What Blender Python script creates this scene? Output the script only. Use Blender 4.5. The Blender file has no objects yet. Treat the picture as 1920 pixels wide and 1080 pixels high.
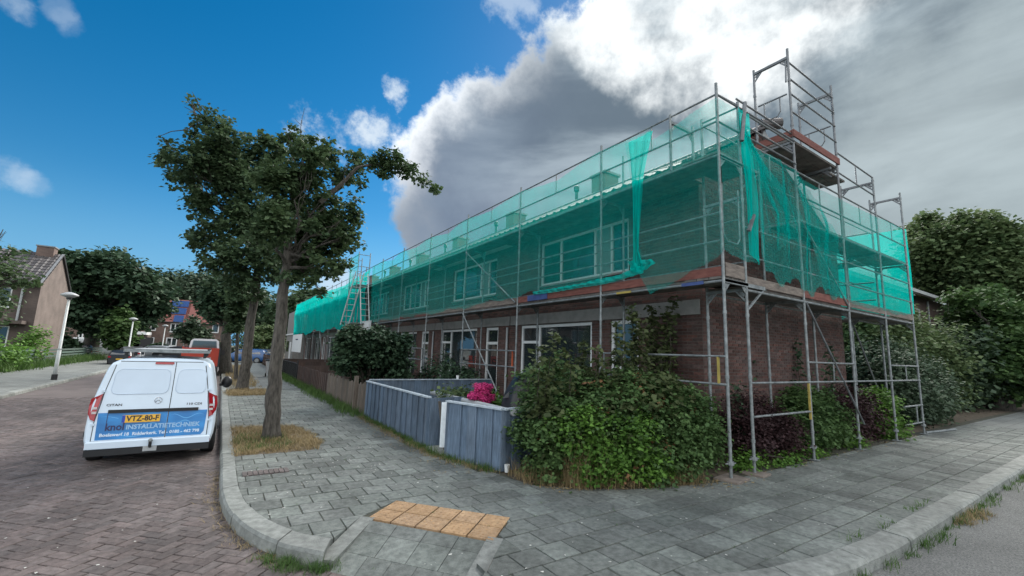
import bpy, math, random
import numpy as np
from mathutils import Vector, Matrix
random.seed(7); rng = np.random.default_rng(7)
S = bpy.context.scene
COL = S.collection
# ------------------------------------------------------------------ camera
CH = 1.72
R = np.array([[0.83155393, 0.11065032, 0.54431109], [-0.5543822, 0.10477315, 0.82564094], [0.03432825, -0.98832135, 0.14846709]])
F = 811.668
cam = bpy.data.cameras.new('camera'); co = bpy.data.objects.new('camera', cam); COL.objects.link(co)
cam.sensor_width = 36; cam.lens = 36 * F / 1920; cam.clip_start = .05; cam.clip_end = 2000
M = Matrix(((R[0][0], -R[0][1], -R[0][2], 0), (R[1][0], -R[1][1], -R[1][2], 0), (R[2][0], -R[2][1], -R[2][2], CH), (0, 0, 0, 1)))
co.matrix_world = M; S.camera = co
# ------------------------------------------------------------------ light
SUN = Vector((0.67, 0.43, 0.605)).normalized()
sl = bpy.data.lights.new('sun', 'SUN'); so = bpy.data.objects.new('sun', sl); COL.objects.link(so)
sl.energy = 2.2; sl.angle = math.radians(48); sl.color = (1, .95, .88)
so.rotation_euler = SUN.to_track_quat('Z', 'Y').to_euler()
S.view_settings.view_transform = 'Standard'; S.view_settings.look = 'None'
S.view_settings.gamma = 1; S.view_settings.use_curve_mapping = False; S.view_settings.exposure = 1.82
SKY_STRENGTH = .06


def ray(u, v):
    return R @ np.array([u - 960, v - 540, F])


def G(u, v, z=0.):
    d = ray(u, v); t = (z - CH) / d[2]; return Vector((d[0] * t, d[1] * t, z))


def AX(u, v, X):
    d = ray(u, v); t = X / d[0]; return Vector((X, d[1] * t, d[2] * t + CH))


def AY(u, v, Y):
    d = ray(u, v); t = Y / d[1]; return Vector((d[0] * t, Y, d[2] * t + CH))


def AD(u, v, dist):
    d = ray(u, v); d = d / np.linalg.norm(d); return Vector((d[0] * dist, d[1] * dist, d[2] * dist + CH))


# ------------------------------------------------------------------ world
def build_world():
    w = bpy.data.worlds.new('World'); S.world = w; w.use_nodes = True
    nt = w.node_tree; nt.nodes.clear(); L = nt.links

    def N(t, **k):
        n = nt.nodes.new(t)
        for a, b in k.items(): setattr(n, a, b)
        return n

    def put(sock, v):
        if hasattr(v, 'node'): L.new(v, sock)
        else: sock.default_value = v

    def m(op, a, b=0., c=0., clamp=False):
        n = N('ShaderNodeMath', operation=op, use_clamp=clamp)
        put(n.inputs[0], a); put(n.inputs[1], b)
        if op in ('MULTIPLY_ADD', 'SMOOTH_MIN', 'SMOOTH_MAX'): put(n.inputs[2], c)
        return n.outputs[0]

    def sm(v, a, b, x=0., y=1.):
        n = N('ShaderNodeMapRange', interpolation_type='SMOOTHSTEP')
        put(n.inputs[0], v); n.inputs[1].default_value = a; n.inputs[2].default_value = b
        n.inputs[3].default_value = x; n.inputs[4].default_value = y
        return n.outputs[0]

    def dot(v, c):
        n = N('ShaderNodeVectorMath', operation='DOT_PRODUCT'); L.new(v, n.inputs[0]); put(n.inputs[1], tuple(c)); return n.outputs['Value']

    def mix(f, a, b):
        n = N('ShaderNodeMix', data_type='RGBA'); put(n.inputs[0], f); put(n.inputs[6], a); put(n.inputs[7], b); return n.outputs[2]

    def noise(vec, s, d, r=.55, dist=0.):
        n = N('ShaderNodeTexNoise'); L.new(vec, n.inputs['Vector']); n.inputs['Scale'].default_value = s
        n.inputs['Detail'].default_value = d; n.inputs['Roughness'].default_value = r; n.inputs['Distortion'].default_value = dist
        return n.outputs[0], n.outputs[1]
    tc = N('ShaderNodeTexCoord'); D = tc.outputs['Generated']
    sky = N('ShaderNodeTexSky', sky_type='NISHITA'); sky.sun_disc = False
    sky.sun_elevation = math.asin(SUN.z); sky.sun_rotation = math.atan2(SUN.x, SUN.y)
    sky.air_density = 1.0; sky.dust_density = .15; sky.ozone_density = 3.0
    hs = N('ShaderNodeHueSaturation'); hs.inputs['Saturation'].default_value = 1.42; hs.inputs['Value'].default_value = .55; hs.inputs['Hue'].default_value = .492
    L.new(sky.outputs[0], hs.inputs['Color']); base = hs.outputs[0]

    def dirn(u, v):
        d = ray(u, v); return d / np.linalg.norm(d)

    def plane(p, q, inside):
        n = np.cross(dirn(*p), dirn(*q)); n /= np.linalg.norm(n)
        if n @ dirn(*inside) < 0: n = -n
        return dot(D, n)
    nb, nbc = noise(D, 4.0, 9, .6)
    nf, _ = noise(D, 13., 8, .62)
    ns_, _ = noise(D, 2.2, 6, .55)
    edge = m('ADD', m('MULTIPLY', m('SUBTRACT', nb, .5), .30), m('MULTIPLY', m('SUBTRACT', nf, .5), .13))
    a = plane((1075, 0), (700, 285), (1200, 500)); b = plane((692, 250), (760, 470), (1200, 400)); c = plane((700, 440), (1000, 330), (1200, 100))
    big = m('SMOOTH_MIN', a, b, .06)
    dens = m('ADD', big, edge)
    cov = sm(dens, 0., .045)
    # body of the big cloud: grey blue where thick, bright rim on the sunward upper edge
    thick = sm(dens, .01, .13)
    vary = m('ADD', m('MULTIPLY', nb, .75), m('MULTIPLY', ns_, .5))
    dk = mix(sm(vary, .42, .80), (.50, .68, 1.10, 1), (1.10, 1.42, 1.88, 1))
    rimcol = mix(sm(a, .0, .16), (6.0, 6.2, 6.4, 1), (1.5, 1.75, 2.1, 1))
    col = mix(thick, rimcol, dk)
    # thin bright place in the cloud in front of the sun
    sd = dirn(1310, 30)
    g = dot(D, sd)
    cr_ = N('ShaderNodeVectorMath', operation='CROSS_PRODUCT'); L.new(D, cr_.inputs[0]); cr_.inputs[1].default_value = tuple(sd)
    mpn = N('ShaderNodeMapping'); mpn.inputs['Scale'].default_value = (1.3, 1.3, 5.5); mpn.inputs['Rotation'].default_value = (.5, -.75, .2); L.new(D, mpn.inputs[0])
    streak, _ = noise(mpn.outputs[0], 1.7, 7, .55, .4)
    dk2 = mix(sm(m('ADD', m('MULTIPLY', streak, .7), m('MULTIPLY', nb, .3)), .38, .62), (.52, .74, .94, 1), (1.7, 2.1, 2.3, 1)); col = mix(sm(dot(D, dirn(1700, 250)), .70, .96), col, dk2)
    warp = m('ADD', g, m('ADD', m('MULTIPLY', m('SUBTRACT', nb, .5), .11), m('MULTIPLY', m('SUBTRACT', ns_, .5), .07)))
    gl = m('MULTIPLY', sm(warp, .966, 1.0), sm(nf, .30, .52, .72, 1.))
    wide = sm(g, .78, .985)
    col = mix(m('MULTIPLY', wide, .55), col, mix(sm(streak, .38, .68), (.9, 1.18, 1.45, 1), (2.9, 3.4, 3.75, 1)))
    col = mix(gl, col, (6.4, 6.6, 6.6, 1))
    # lighter gap low on the right
    lo = sm(m('ADD', dot(D, dirn(1850, 390)), m('MULTIPLY', m('SUBTRACT', nb, .5), .12)), .93, .99)
    col = mix(m('MULTIPLY', lo, .55), col, (2.6, 3.0, 3.1, 1))
    hz = sm(dot(D, (0, 0, 1)), -.02, .30, 1., 0.)
    lb = mix(sm(dot(D, dirn(0, 540)), .75, 1.), (1.1, 2.6, 3.8, 1), (.75, 2.1, 3.6, 1))
    base = mix(hz, base, lb)
    out = mix(cov, base, col)

    def wisp(u, v, r, k, colr=(3.6, 4.1, 4.6, 1), amp=1.0, s=None):
        q = dot(D, dirn(u, v)); n1 = nb if s is None else s
        ca = math.cos(math.radians(r)); w_ = 1 - ca
        f = sm(m('ADD', q, m('ADD', m('MULTIPLY', m('SUBTRACT', n1, .5), w_ * amp * 7), m('MULTIPLY', m('SUBTRACT', nf, .5), w_ * 8.))), ca - w_ * .1, 1.0 + w_ * .9)
        return m('MULTIPLY', f, k), colr
    cov0 = m('SUBTRACT', 1., cov)
    for args in ((672, 250, 3.6, .8), (705, 225, 3, .7), (555, 240, 2.6, .7), (595, 255, 2.0, .5), (745, 182, 2.0, .9), (6, 320, 1.3, .2), (34, 334, 1.0, .2), (66, 347, .9, .16), (12, 6, 1.2, .2), (34, 20, .9, .16), (116, 26, 1.0, .16), (132, 46, .9, .14),
                 (960, 10, 3.0, .5), (620, 545, 4, .6), (560, 520, 2.5, .4)):
        f, cc = wisp(*args); out = mix(m('MULTIPLY', f, cov0, clamp=True), out, cc)
    # bright clouds added to the unseen sky behind the camera as fill light
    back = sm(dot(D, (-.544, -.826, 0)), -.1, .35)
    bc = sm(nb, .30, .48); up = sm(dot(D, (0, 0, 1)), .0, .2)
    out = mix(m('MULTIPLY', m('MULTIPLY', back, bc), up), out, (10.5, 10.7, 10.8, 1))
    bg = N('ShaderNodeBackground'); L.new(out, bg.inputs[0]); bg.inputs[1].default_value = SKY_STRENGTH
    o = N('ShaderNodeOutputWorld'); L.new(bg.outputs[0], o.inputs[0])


build_world()


# ------------------------------------------------------------------ materials
def new_mat(name):
    m = bpy.data.materials.new(name); m.use_nodes = True; nt = m.node_tree
    return m, nt, nt.nodes.get('Principled BSDF')


def mat(name, c, rough=.7, var=.25, scale=6., metal=0., bump=0., bscale=40., c2=None, objrand=0., island=0., spec=.5, coords='Object', detail=5., stretch=None, stain=0.):
    m, nt, p = new_mat(name); L = nt.links
    tc = nt.nodes.new('ShaderNodeTexCoord'); src = tc.outputs[coords if coords != 'World' else 'Object']
    if coords == 'World':
        gp = nt.nodes.new('ShaderNodeNewGeometry'); src = gp.outputs['Position']
    if stretch:
        mp = nt.nodes.new('ShaderNodeMapping'); mp.inputs['Scale'].default_value = stretch; L.new(src, mp.inputs[0]); src = mp.outputs[0]
    n = nt.nodes.new('ShaderNodeTexNoise'); L.new(src, n.inputs['Vector']); n.inputs['Scale'].default_value = scale; n.inputs['Detail'].default_value = detail
    n.inputs['Roughness'].default_value = .62
    mr = nt.nodes.new('ShaderNodeMapRange'); L.new(n.outputs[0], mr.inputs[0]); mr.inputs[1].default_value = .28; mr.inputs[2].default_value = .72
    mx = nt.nodes.new('ShaderNodeMix'); mx.data_type = 'RGBA'; L.new(mr.outputs[0], mx.inputs[0])
    a = [x * (1 - var) for x in c]; b = list(c2) if c2 else [min(1, x * (1 + var)) for x in c]
    mx.inputs[6].default_value = (*a, 1); mx.inputs[7].default_value = (*b, 1)
    col = mx.outputs[2]
    if stain:
        gp2 = nt.nodes.new('ShaderNodeNewGeometry'); sn = nt.nodes.new('ShaderNodeTexNoise'); L.new(gp2.outputs['Position'], sn.inputs['Vector']); sn.inputs['Scale'].default_value = 1.1; sn.inputs['Detail'].default_value = 7; sn.inputs['Roughness'].default_value = .65
        sr = nt.nodes.new('ShaderNodeMapRange'); L.new(sn.outputs[0], sr.inputs[0]); sr.inputs[1].default_value = .35; sr.inputs[2].default_value = .66; sr.inputs[3].default_value = 1 - stain; sr.inputs[4].default_value = 1 + stain * .5
        sh = nt.nodes.new('ShaderNodeHueSaturation'); L.new(col, sh.inputs['Color']); L.new(sr.outputs[0], sh.inputs['Value']); col = sh.outputs[0]
    if objrand or island:
        hs = nt.nodes.new('ShaderNodeHueSaturation'); L.new(col, hs.inputs['Color'])
        oi = nt.nodes.new('ShaderNodeObjectInfo'); ge = nt.nodes.new('ShaderNodeNewGeometry')
        ad = nt.nodes.new('ShaderNodeMath'); ad.operation = 'ADD'; L.new(oi.outputs['Random'], ad.inputs[0]); L.new(ge.outputs['Random Per Island'], ad.inputs[1])
        fr = nt.nodes.new('ShaderNodeMath'); fr.operation = 'FRACT'; L.new(ad.outputs[0], fr.inputs[0])
        r2 = nt.nodes.new('ShaderNodeMapRange'); L.new(fr.outputs[0], r2.inputs[0]); k = max(objrand, island)
        r2.inputs[3].default_value = 1 - k; r2.inputs[4].default_value = 1 + k; L.new(r2.outputs[0], hs.inputs['Value'])
        m7 = nt.nodes.new('ShaderNodeMath'); m7.operation = 'MULTIPLY'; L.new(fr.outputs[0], m7.inputs[0]); m7.inputs[1].default_value = 7.13
        f7 = nt.nodes.new('ShaderNodeMath'); f7.operation = 'FRACT'; L.new(m7.outputs[0], f7.inputs[0])
        r3 = nt.nodes.new('ShaderNodeMapRange'); L.new(f7.outputs[0], r3.inputs[0]); r3.inputs[3].default_value = 1 - k * .8; r3.inputs[4].default_value = 1 + k * .5
        L.new(r3.outputs[0], hs.inputs['Saturation']); col = hs.outputs[0]
    L.new(col, p.inputs['Base Color'])
    p.inputs['Roughness'].default_value = rough; p.inputs['Metallic'].default_value = metal
    p.inputs['Specular IOR Level'].default_value = spec
    if bump:
        nb = nt.nodes.new('ShaderNodeTexNoise'); L.new(src, nb.inputs['Vector']); nb.inputs['Scale'].default_value = bscale; nb.inputs['Detail'].default_value = 6
        bp = nt.nodes.new('ShaderNodeBump'); bp.inputs['Strength'].default_value = bump; bp.inputs['Distance'].default_value = .02
        L.new(nb.outputs[0], bp.inputs['Height']); L.new(bp.outputs[0], p.inputs['Normal'])
    return m


def leaf_mat(name, c1, c2, trans=.3, rough=.62):
    m, nt, p = new_mat(name); L = nt.links
    ge = nt.nodes.new('ShaderNodeNewGeometry'); tc = nt.nodes.new('ShaderNodeTexCoord')
    n = nt.nodes.new('ShaderNodeTexNoise'); L.new(tc.outputs['Object'], n.inputs['Vector']); n.inputs['Scale'].default_value = 1.6; n.inputs['Detail'].default_value = 3
    ad = nt.nodes.new('ShaderNodeMath'); ad.operation = 'MULTIPLY_ADD'; L.new(ge.outputs['Random Per Island'], ad.inputs[0]); ad.inputs[1].default_value = .55
    mr = nt.nodes.new('ShaderNodeMapRange'); L.new(n.outputs[0], mr.inputs[0]); mr.inputs[1].default_value = .3; mr.inputs[2].default_value = .7; mr.inputs[3].default_value = 0; mr.inputs[4].default_value = .5
    L.new(mr.outputs[0], ad.inputs[2])
    mx = nt.nodes.new('ShaderNodeMix'); mx.data_type = 'RGBA'; L.new(ad.outputs[0], mx.inputs[0]); mx.inputs[6].default_value = (*c1, 1); mx.inputs[7].default_value = (*c2, 1)
    L.new(mx.outputs[2], p.inputs['Base Color']); p.inputs['Roughness'].default_value = rough; p.inputs['Specular IOR Level'].default_value = .25
    t = nt.nodes.new('ShaderNodeBsdfTranslucent'); L.new(mx.outputs[2], t.inputs[0])
    ms = nt.nodes.new('ShaderNodeMixShader'); ms.inputs[0].default_value = trans
    L.new(p.outputs[0], ms.inputs[1]); L.new(t.outputs[0], ms.inputs[2]); L.new(ms.outputs[0], nt.nodes['Material Output'].inputs[0])
    return m


def net_mat(name, opac, c=(.0, .48, .42)):
    m, nt, p = new_mat(name); L = nt.links; nt.nodes.remove(p)
    tc = nt.nodes.new('ShaderNodeTexCoord')
    mp = nt.nodes.new('ShaderNodeMapping'); mp.inputs['Scale'].default_value = (1, 1, .25); L.new(tc.outputs['Object'], mp.inputs[0])
    n = nt.nodes.new('ShaderNodeTexNoise'); L.new(mp.outputs[0], n.inputs['Vector']); n.inputs['Scale'].default_value = 2.2; n.inputs['Detail'].default_value = 5
    # threads: fine vertical and horizontal strands, denser seams
    mp2 = nt.nodes.new('ShaderNodeMapping'); mp2.inputs['Scale'].default_value = (9, 9, .6); L.new(tc.outputs['Object'], mp2.inputs[0])
    n2 = nt.nodes.new('ShaderNodeTexNoise'); L.new(mp2.outputs[0], n2.inputs['Vector']); n2.inputs['Scale'].default_value = 3; n2.inputs['Detail'].default_value = 3
    ad = nt.nodes.new('ShaderNodeMath'); ad.operation = 'MULTIPLY_ADD'; L.new(n2.outputs[0], ad.inputs[0]); ad.inputs[1].default_value = .3; L.new(n.outputs[0], ad.inputs[2])
    mr = nt.nodes.new('ShaderNodeMapRange'); L.new(ad.outputs[0], mr.inputs[0]); mr.inputs[1].default_value = .35; mr.inputs[2].default_value = .95
    mr.inputs[3].default_value = opac * .82; mr.inputs[4].default_value = min(1, opac * 1.2)
    # a net seen at a slant hides more
    lw = nt.nodes.new('ShaderNodeLayerWeight'); lw.inputs[0].default_value = .35
    sl_ = nt.nodes.new('ShaderNodeMath'); sl_.operation = 'MULTIPLY_ADD'; sl_.use_clamp = True; L.new(lw.outputs['Facing'], sl_.inputs[0]); sl_.inputs[1].default_value = .16; L.new(mr.outputs[0], sl_.inputs[2])
    d = nt.nodes.new('ShaderNodeBsdfDiffuse'); d.inputs[0].default_value = (*c, 1)
    t = nt.nodes.new('ShaderNodeBsdfTranslucent'); t.inputs[0].default_value = (*c, 1)
    tr = nt.nodes.new('ShaderNodeBsdfTransparent')
    a = nt.nodes.new('ShaderNodeMixShader'); a.inputs[0].default_value = .5; L.new(d.outputs[0], a.inputs[1]); L.new(t.outputs[0], a.inputs[2])
    b = nt.nodes.new('ShaderNodeMixShader'); L.new(sl_.outputs[0], b.inputs[0]); L.new(tr.outputs[0], b.inputs[1]); L.new(a.outputs[0], b.inputs[2])
    L.new(b.outputs[0], nt.nodes['Material Output'].inputs[0])
    return m


def glass_mat(name, tint=(.03, .04, .045), see=.35, refl=.55):
    m, nt, p = new_mat(name); L = nt.links
    p.inputs['Base Color'].default_value = (*tint, 1); p.inputs['Roughness'].default_value = .03; p.inputs['Specular IOR Level'].default_value = .9
    p.inputs['Coat Weight'].default_value = refl; p.inputs['Coat Roughness'].default_value = .02; p.inputs['Coat IOR'].default_value = 1.9
    tr = nt.nodes.new('ShaderNodeBsdfTransparent'); tr.inputs[0].default_value = (.8, .87, .86, 1)
    b = nt.nodes.new('ShaderNodeMixShader'); b.inputs[0].default_value = see
    L.new(p.outputs[0], b.inputs[1]); L.new(tr.outputs[0], b.inputs[2]); L.new(b.outputs[0], nt.nodes['Material Output'].inputs[0])
    return m


def brick_tex_mat(name, c1, c2, mortar, w=.22, h=.0625, ms=.012, bump=.4, planar='YZ', squash=.5):
    m, nt, p = new_mat(name); L = nt.links
    tc = nt.nodes.new('ShaderNodeTexCoord'); sp = nt.nodes.new('ShaderNodeSeparateXYZ'); L.new(tc.outputs['Object'], sp.inputs[0])
    cb = nt.nodes.new('ShaderNodeCombineXYZ')
    ad = nt.nodes.new('ShaderNodeMath'); ad.operation = 'ADD'; L.new(sp.outputs[0], ad.inputs[0]); L.new(sp.outputs[1], ad.inputs[1])
    if planar == 'XY': L.new(sp.outputs[0], cb.inputs[0]); L.new(sp.outputs[1], cb.inputs[1])
    else: L.new(ad.outputs[0], cb.inputs[0]); L.new(sp.outputs[2], cb.inputs[1])
    bt = nt.nodes.new('ShaderNodeTexBrick'); L.new(cb.outputs[0], bt.inputs['Vector']); bt.inputs['Scale'].default_value = 1
    bt.inputs['Color1'].default_value = (*c1, 1); bt.inputs['Color2'].default_value = (*c2, 1); bt.inputs['Mortar'].default_value = (*mortar, 1)
    bt.inputs['Mortar Size'].default_value = ms; bt.inputs['Brick Width'].default_value = w; bt.inputs['Row Height'].default_value = h; bt.inputs['Bias'].default_value = 0
    bt.inputs['Mortar Smooth'].default_value = .3
    n = nt.nodes.new('ShaderNodeTexNoise'); L.new(tc.outputs['Object'], n.inputs['Vector']); n.inputs['Scale'].default_value = 1.3; n.inputs['Detail'].default_value = 6
    mr = nt.nodes.new('ShaderNodeMapRange'); L.new(n.outputs[0], mr.inputs[0]); mr.inputs[1].default_value = .3; mr.inputs[2].default_value = .7; mr.inputs[3].default_value = .75; mr.inputs[4].default_value = 1.2
    hs = nt.nodes.new('ShaderNodeHueSaturation'); L.new(bt.outputs[0], hs.inputs['Color']); L.new(mr.outputs[0], hs.inputs['Value'])
    L.new(hs.outputs[0], p.inputs['Base Color']); p.inputs['Roughness'].default_value = .9
    bp = nt.nodes.new('ShaderNodeBump'); bp.inputs['Strength'].default_value = bump; bp.inputs['Distance'].default_value = .01; bp.invert = True
    L.new(bt.outputs['Fac'], bp.inputs['Height']); L.new(bp.outputs[0], p.inputs['Normal'])
    return m


MT = {}
MT['steel'] = mat('galvanised_steel', (.17, .195, .205), .55, .4, 9, metal=.35, bump=.15, bscale=60, c2=(.31, .335, .34))
MT['steel_dark'] = mat('weathered_steel', (.14, .15, .16), .6, .4, 7, metal=.3)
MT['tower_steel'] = mat('tower_steel', (.17, .18, .19), .55, .3, 8, metal=.3)
MT['toe_red'] = mat('red_toe_board', (.17, .045, .035), .75, .4, 5, bump=.2, c2=(.22, .085, .065), stretch=(1, 1, 6))
MT['toe_wood'] = mat('weathered_board', (.15, .125, .11), .85, .4, 6, bump=.3, stretch=(1, 1, 5), c2=(.25, .21, .18))
MT['toe_blue'] = mat('blue_board', (.04, .07, .20), .7, .3, 6)
MT['deck'] = mat('deck_planks', (.10, .095, .09), .85, .4, 5, bump=.2, c2=(.19, .175, .16))
MT['yellow'] = mat('yellow_paint', (.32, .25, .06), .7, .3, 6)
MT['orange'] = mat('orange_paint', (.42, .09, .035), .6, .3, 6)
MT['brick'] = mat('red_brown_brick', (.088, .046, .040), .9, .3, 18, objrand=.34, island=.34, bump=.3, bscale=90, c2=(.125, .066, .056), stain=.25)
MT['mortar'] = mat('wall_mortar', (.10, .088, .078), .95, .3, 4, bump=.4, bscale=70)
MT['brick_far'] = brick_tex_mat('terrace_brick', (.13, .058, .045), (.085, .04, .034), (.10, .085, .075))
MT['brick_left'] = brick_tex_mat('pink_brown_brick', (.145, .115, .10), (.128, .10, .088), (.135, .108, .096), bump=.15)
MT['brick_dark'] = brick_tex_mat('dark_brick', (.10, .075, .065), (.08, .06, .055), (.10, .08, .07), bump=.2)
MT['brick_grey'] = brick_tex_mat('grey_brown_brick', (.16, .105, .085), (.12, .08, .07), (.14, .11, .095))
MT['concrete'] = mat('pale_concrete', (.22, .215, .205), .85, .2, 5, bump=.2)
MT['white'] = mat('white_painted_wood', (.66, .68, .68), .5, .08, 8)
MT['white_metal'] = mat('white_metal', (.72, .75, .77), .35, .04, 3)
MT['panel'] = mat('grey_infill_panel', (.16, .19, .19), .6, .15, 3)
MT['glass'] = glass_mat('window_glass')
MT['glass_dark'] = glass_mat('car_glass', (.01, .012, .014), .05, .8)
MT['curtain'] = mat('pale_net_curtain', (.42, .46, .46), .9, .25, 3, stretch=(9, 9, .4))
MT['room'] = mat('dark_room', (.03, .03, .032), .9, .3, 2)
MT['rooftile'] = mat('dark_grey_roof_tile', (.055, .052, .055), .55, .35, 5, island=.2, c2=(.11, .10, .10))
MT['roof_red'] = mat('red_brown_roof_tile', (.17, .055, .045), .7, .25, 4, stretch=(1, 6, 6))
MT['lead'] = mat('lead_flashing', (.18, .19, .20), .6, .2, 6)
MT['black'] = mat('black_plastic', (.015, .016, .018), .45, .2, 6)
MT['rubber'] = mat('tyre_rubber', (.014, .014, .015), .8, .3, 10)
MT['rim'] = mat('wheel_rim', (.22, .23, .24), .4, .2, 5, metal=.6)
MT['paver'] = mat('grey_concrete_paver', (.130, .146, .135), .88, .38, 16, objrand=.24, island=.24, bump=.5, bscale=90, c2=(.21, .23, .212), detail=11, coords='World', stain=.35)
MT['paver_far'] = brick_tex_mat('paver_sheet', (.16, .172, .163), (.135, .146, .14), (.06, .062, .055), .3, .3, .008, .2, 'XY')
MT['tactile'] = mat('buff_tactile_tile', (.37, .23, .12), .85, .3, 14, objrand=.12, bump=.3, bscale=90, c2=(.47, .31, .175), coords='World', stain=.25)
MT['sand'] = mat('joint_sand', (.045, .048, .036), .95, .4, 5, bump=.4, bscale=80, c2=(.085, .085, .06))
MT['kerb'] = mat('kerb_concrete', (.20, .215, .20), .85, .35, 12, objrand=.12, bump=.5, bscale=80, c2=(.29, .305, .285), detail=10, coords='World', stain=.3)
MT['clinker'] = mat('brown_paving_brick', (.108, .086, .082), .85, .35, 18, objrand=.24, island=.24, bump=.45, bscale=80, c2=(.165, .135, .128), coords='World', stain=.3, detail=9)
MT['clinker_far'] = brick_tex_mat('paving_brick_sheet', (.122, .10, .096), (.105, .088, .084), (.07, .062, .057), .2, .1, .006, .2, 'XY')
MT['asphalt'] = mat('asphalt', (.085, .088, .086), .92, .35, 70, bump=.8, bscale=130, c2=(.26, .265, .255), detail=4, stain=.2)
MT['soil'] = mat('dry_soil', (.075, .06, .042), .95, .4, 8, bump=.6, bscale=30, c2=(.15, .12, .085))
MT['earth'] = mat('earth', (.06, .075, .04), .95, .4, 2, c2=(.09, .085, .055))
MT['bark'] = mat('grey_brown_bark', (.03, .026, .022), .95, .5, 26, bump=1., bscale=30, stretch=(1, 1, .22), c2=(.12, .108, .092), detail=9)
MT['twig'] = mat('twig', (.05, .042, .032), .9, .3, 10)
MT['fence_blue'] = mat('slate_blue_painted_wood', (.085, .13, .19), .75, .35, 14, objrand=.14, bump=.4, bscale=40, stretch=(3, 3, .25), c2=(.15, .21, .29), stain=.25, detail=9)
MT['fence_cap'] = mat('pale_weathered_cap', (.36, .42, .47), .6, .25, 7)
MT['wood_old'] = mat('weathered_grey_brown_wood', (.105, .085, .068), .9, .35, 8, objrand=.25, island=.25, bump=.4, bscale=25, stretch=(3, 3, .4), c2=(.17, .14, .115))
MT['wood_brown'] = mat('dark_brown_wood', (.065, .042, .035), .85, .3, 8, objrand=.2, bump=.3, stretch=(3, 3, .4))
MT['wood_green'] = mat('green_stained_wood', (.05, .085, .07), .85, .3, 8, objrand=.2)
MT['tarp'] = mat('black_tarpaulin', (.012, .014, .018), .5, .3, 4, bump=.4, bscale=6)
MT['polystyrene'] = mat('white_insulation_board', (.68, .74, .78), .8, .12, 12, bump=.2)
MT['leaf_tree'] = leaf_mat('street_tree_leaf', (.036, .070, .034), (.10, .15, .065), .32)
MT['leaf_tree2'] = leaf_mat('second_tree_leaf', (.034, .066, .034), (.092, .14, .065), .32)
MT['leaf_hedge'] = leaf_mat('hedge_leaf', (.030, .068, .024), (.105, .18, .058), .28)
MT['leaf_shoot'] = leaf_mat('shoot_leaf', (.035, .055, .022), (.11, .135, .055), .3)
MT['leaf_lime'] = leaf_mat('bright_leaf', (.04, .10, .02), (.15, .29, .05), .3)
MT['leaf_dark'] = leaf_mat('dark_leaf', (.024, .055, .032), (.065, .11, .058), .22)
MT['leaf_purple'] = leaf_mat('purple_leaf', (.022, .012, .014), (.060, .030, .032), .2)
MT['leaf_olive'] = leaf_mat('olive_leaf', (.055, .10, .04), (.15, .20, .085), .32)
MT['leaf_far'] = leaf_mat('far_leaf', (.025, .05, .03), (.06, .095, .05), .2)
MT['leaf_grey'] = leaf_mat('grey_green_leaf', (.032, .058, .036), (.085, .125, .072), .2)
MT['pink'] = leaf_mat('hydrangea_pink', (.30, .01, .08), (.85, .10, .36), .25)
MT['straw'] = leaf_mat('dry_grass', (.17, .125, .06), (.36, .28, .15), .2)
MT['grass'] = leaf_mat('weed_grass', (.035, .085, .018), (.10, .17, .045), .25)
MT['litter'] = mat('pale_litter', (.45, .45, .42), .8, .3, 10)
MT['van'] = mat('white_blue_van_paint', (.60, .70, .80), .25, .04, 2, spec=.6)
MT['decal'] = mat('blue_vinyl', (.015, .16, .47), .35, .3, 2.2, c2=(.03, .26, .62), stretch=(1, 1, 2.2), detail=2)
MT['decal_wave'] = mat('light_blue_vinyl', (.10, .36, .68), .35, .1, 3)
MT['navy'] = mat('navy_vinyl', (.012, .02, .09), .4, .05, 3)
MT['vinyl_white'] = mat('white_vinyl', (.62, .72, .82), .4, .05, 3)
MT['vinyl_grey'] = mat('pale_blue_vinyl', (.28, .46, .66), .4, .05, 3)
MT['plate'] = mat('yellow_plate', (.72, .40, .03), .45, .05, 3)
MT['plate_blue'] = mat('plate_blue', (.01, .05, .35), .45, .05, 3)
MT['red_lamp'] = mat('red_lamp', (.30, .008, .015), .15, .2, 9, spec=.7)
MT['lamp_white'] = mat('clear_lamp', (.55, .5, .5), .15, .1, 9, spec=.7)
MT['chrome'] = mat('chrome', (.55, .57, .6), .2, .1, 3, metal=.9)
MT['red_paint'] = mat('red_truck_paint', (.46, .045, .02), .4, .15, 3)
MT['lamp_grey'] = mat('lamp_grey', (.36, .38, .39), .5, .1, 5)
MT['lamp_pole'] = mat('pale_lamp_pole', (.50, .53, .53), .6, .15, 5)
MT['solar'] = mat('solar_panel', (.03, .06, .16), .15, .2, 4, spec=.8)
MT['net'] = net_mat('green_net', .32)
MT['net_thin'] = net_mat('green_net_single', .24)
MT['net_dense'] = net_mat('green_net_gathered', .66, (.0, .60, .53))
MT['hydrant'] = mat('drain_iron', (.06, .05, .048), .7, .3, 8, metal=.4)


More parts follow.
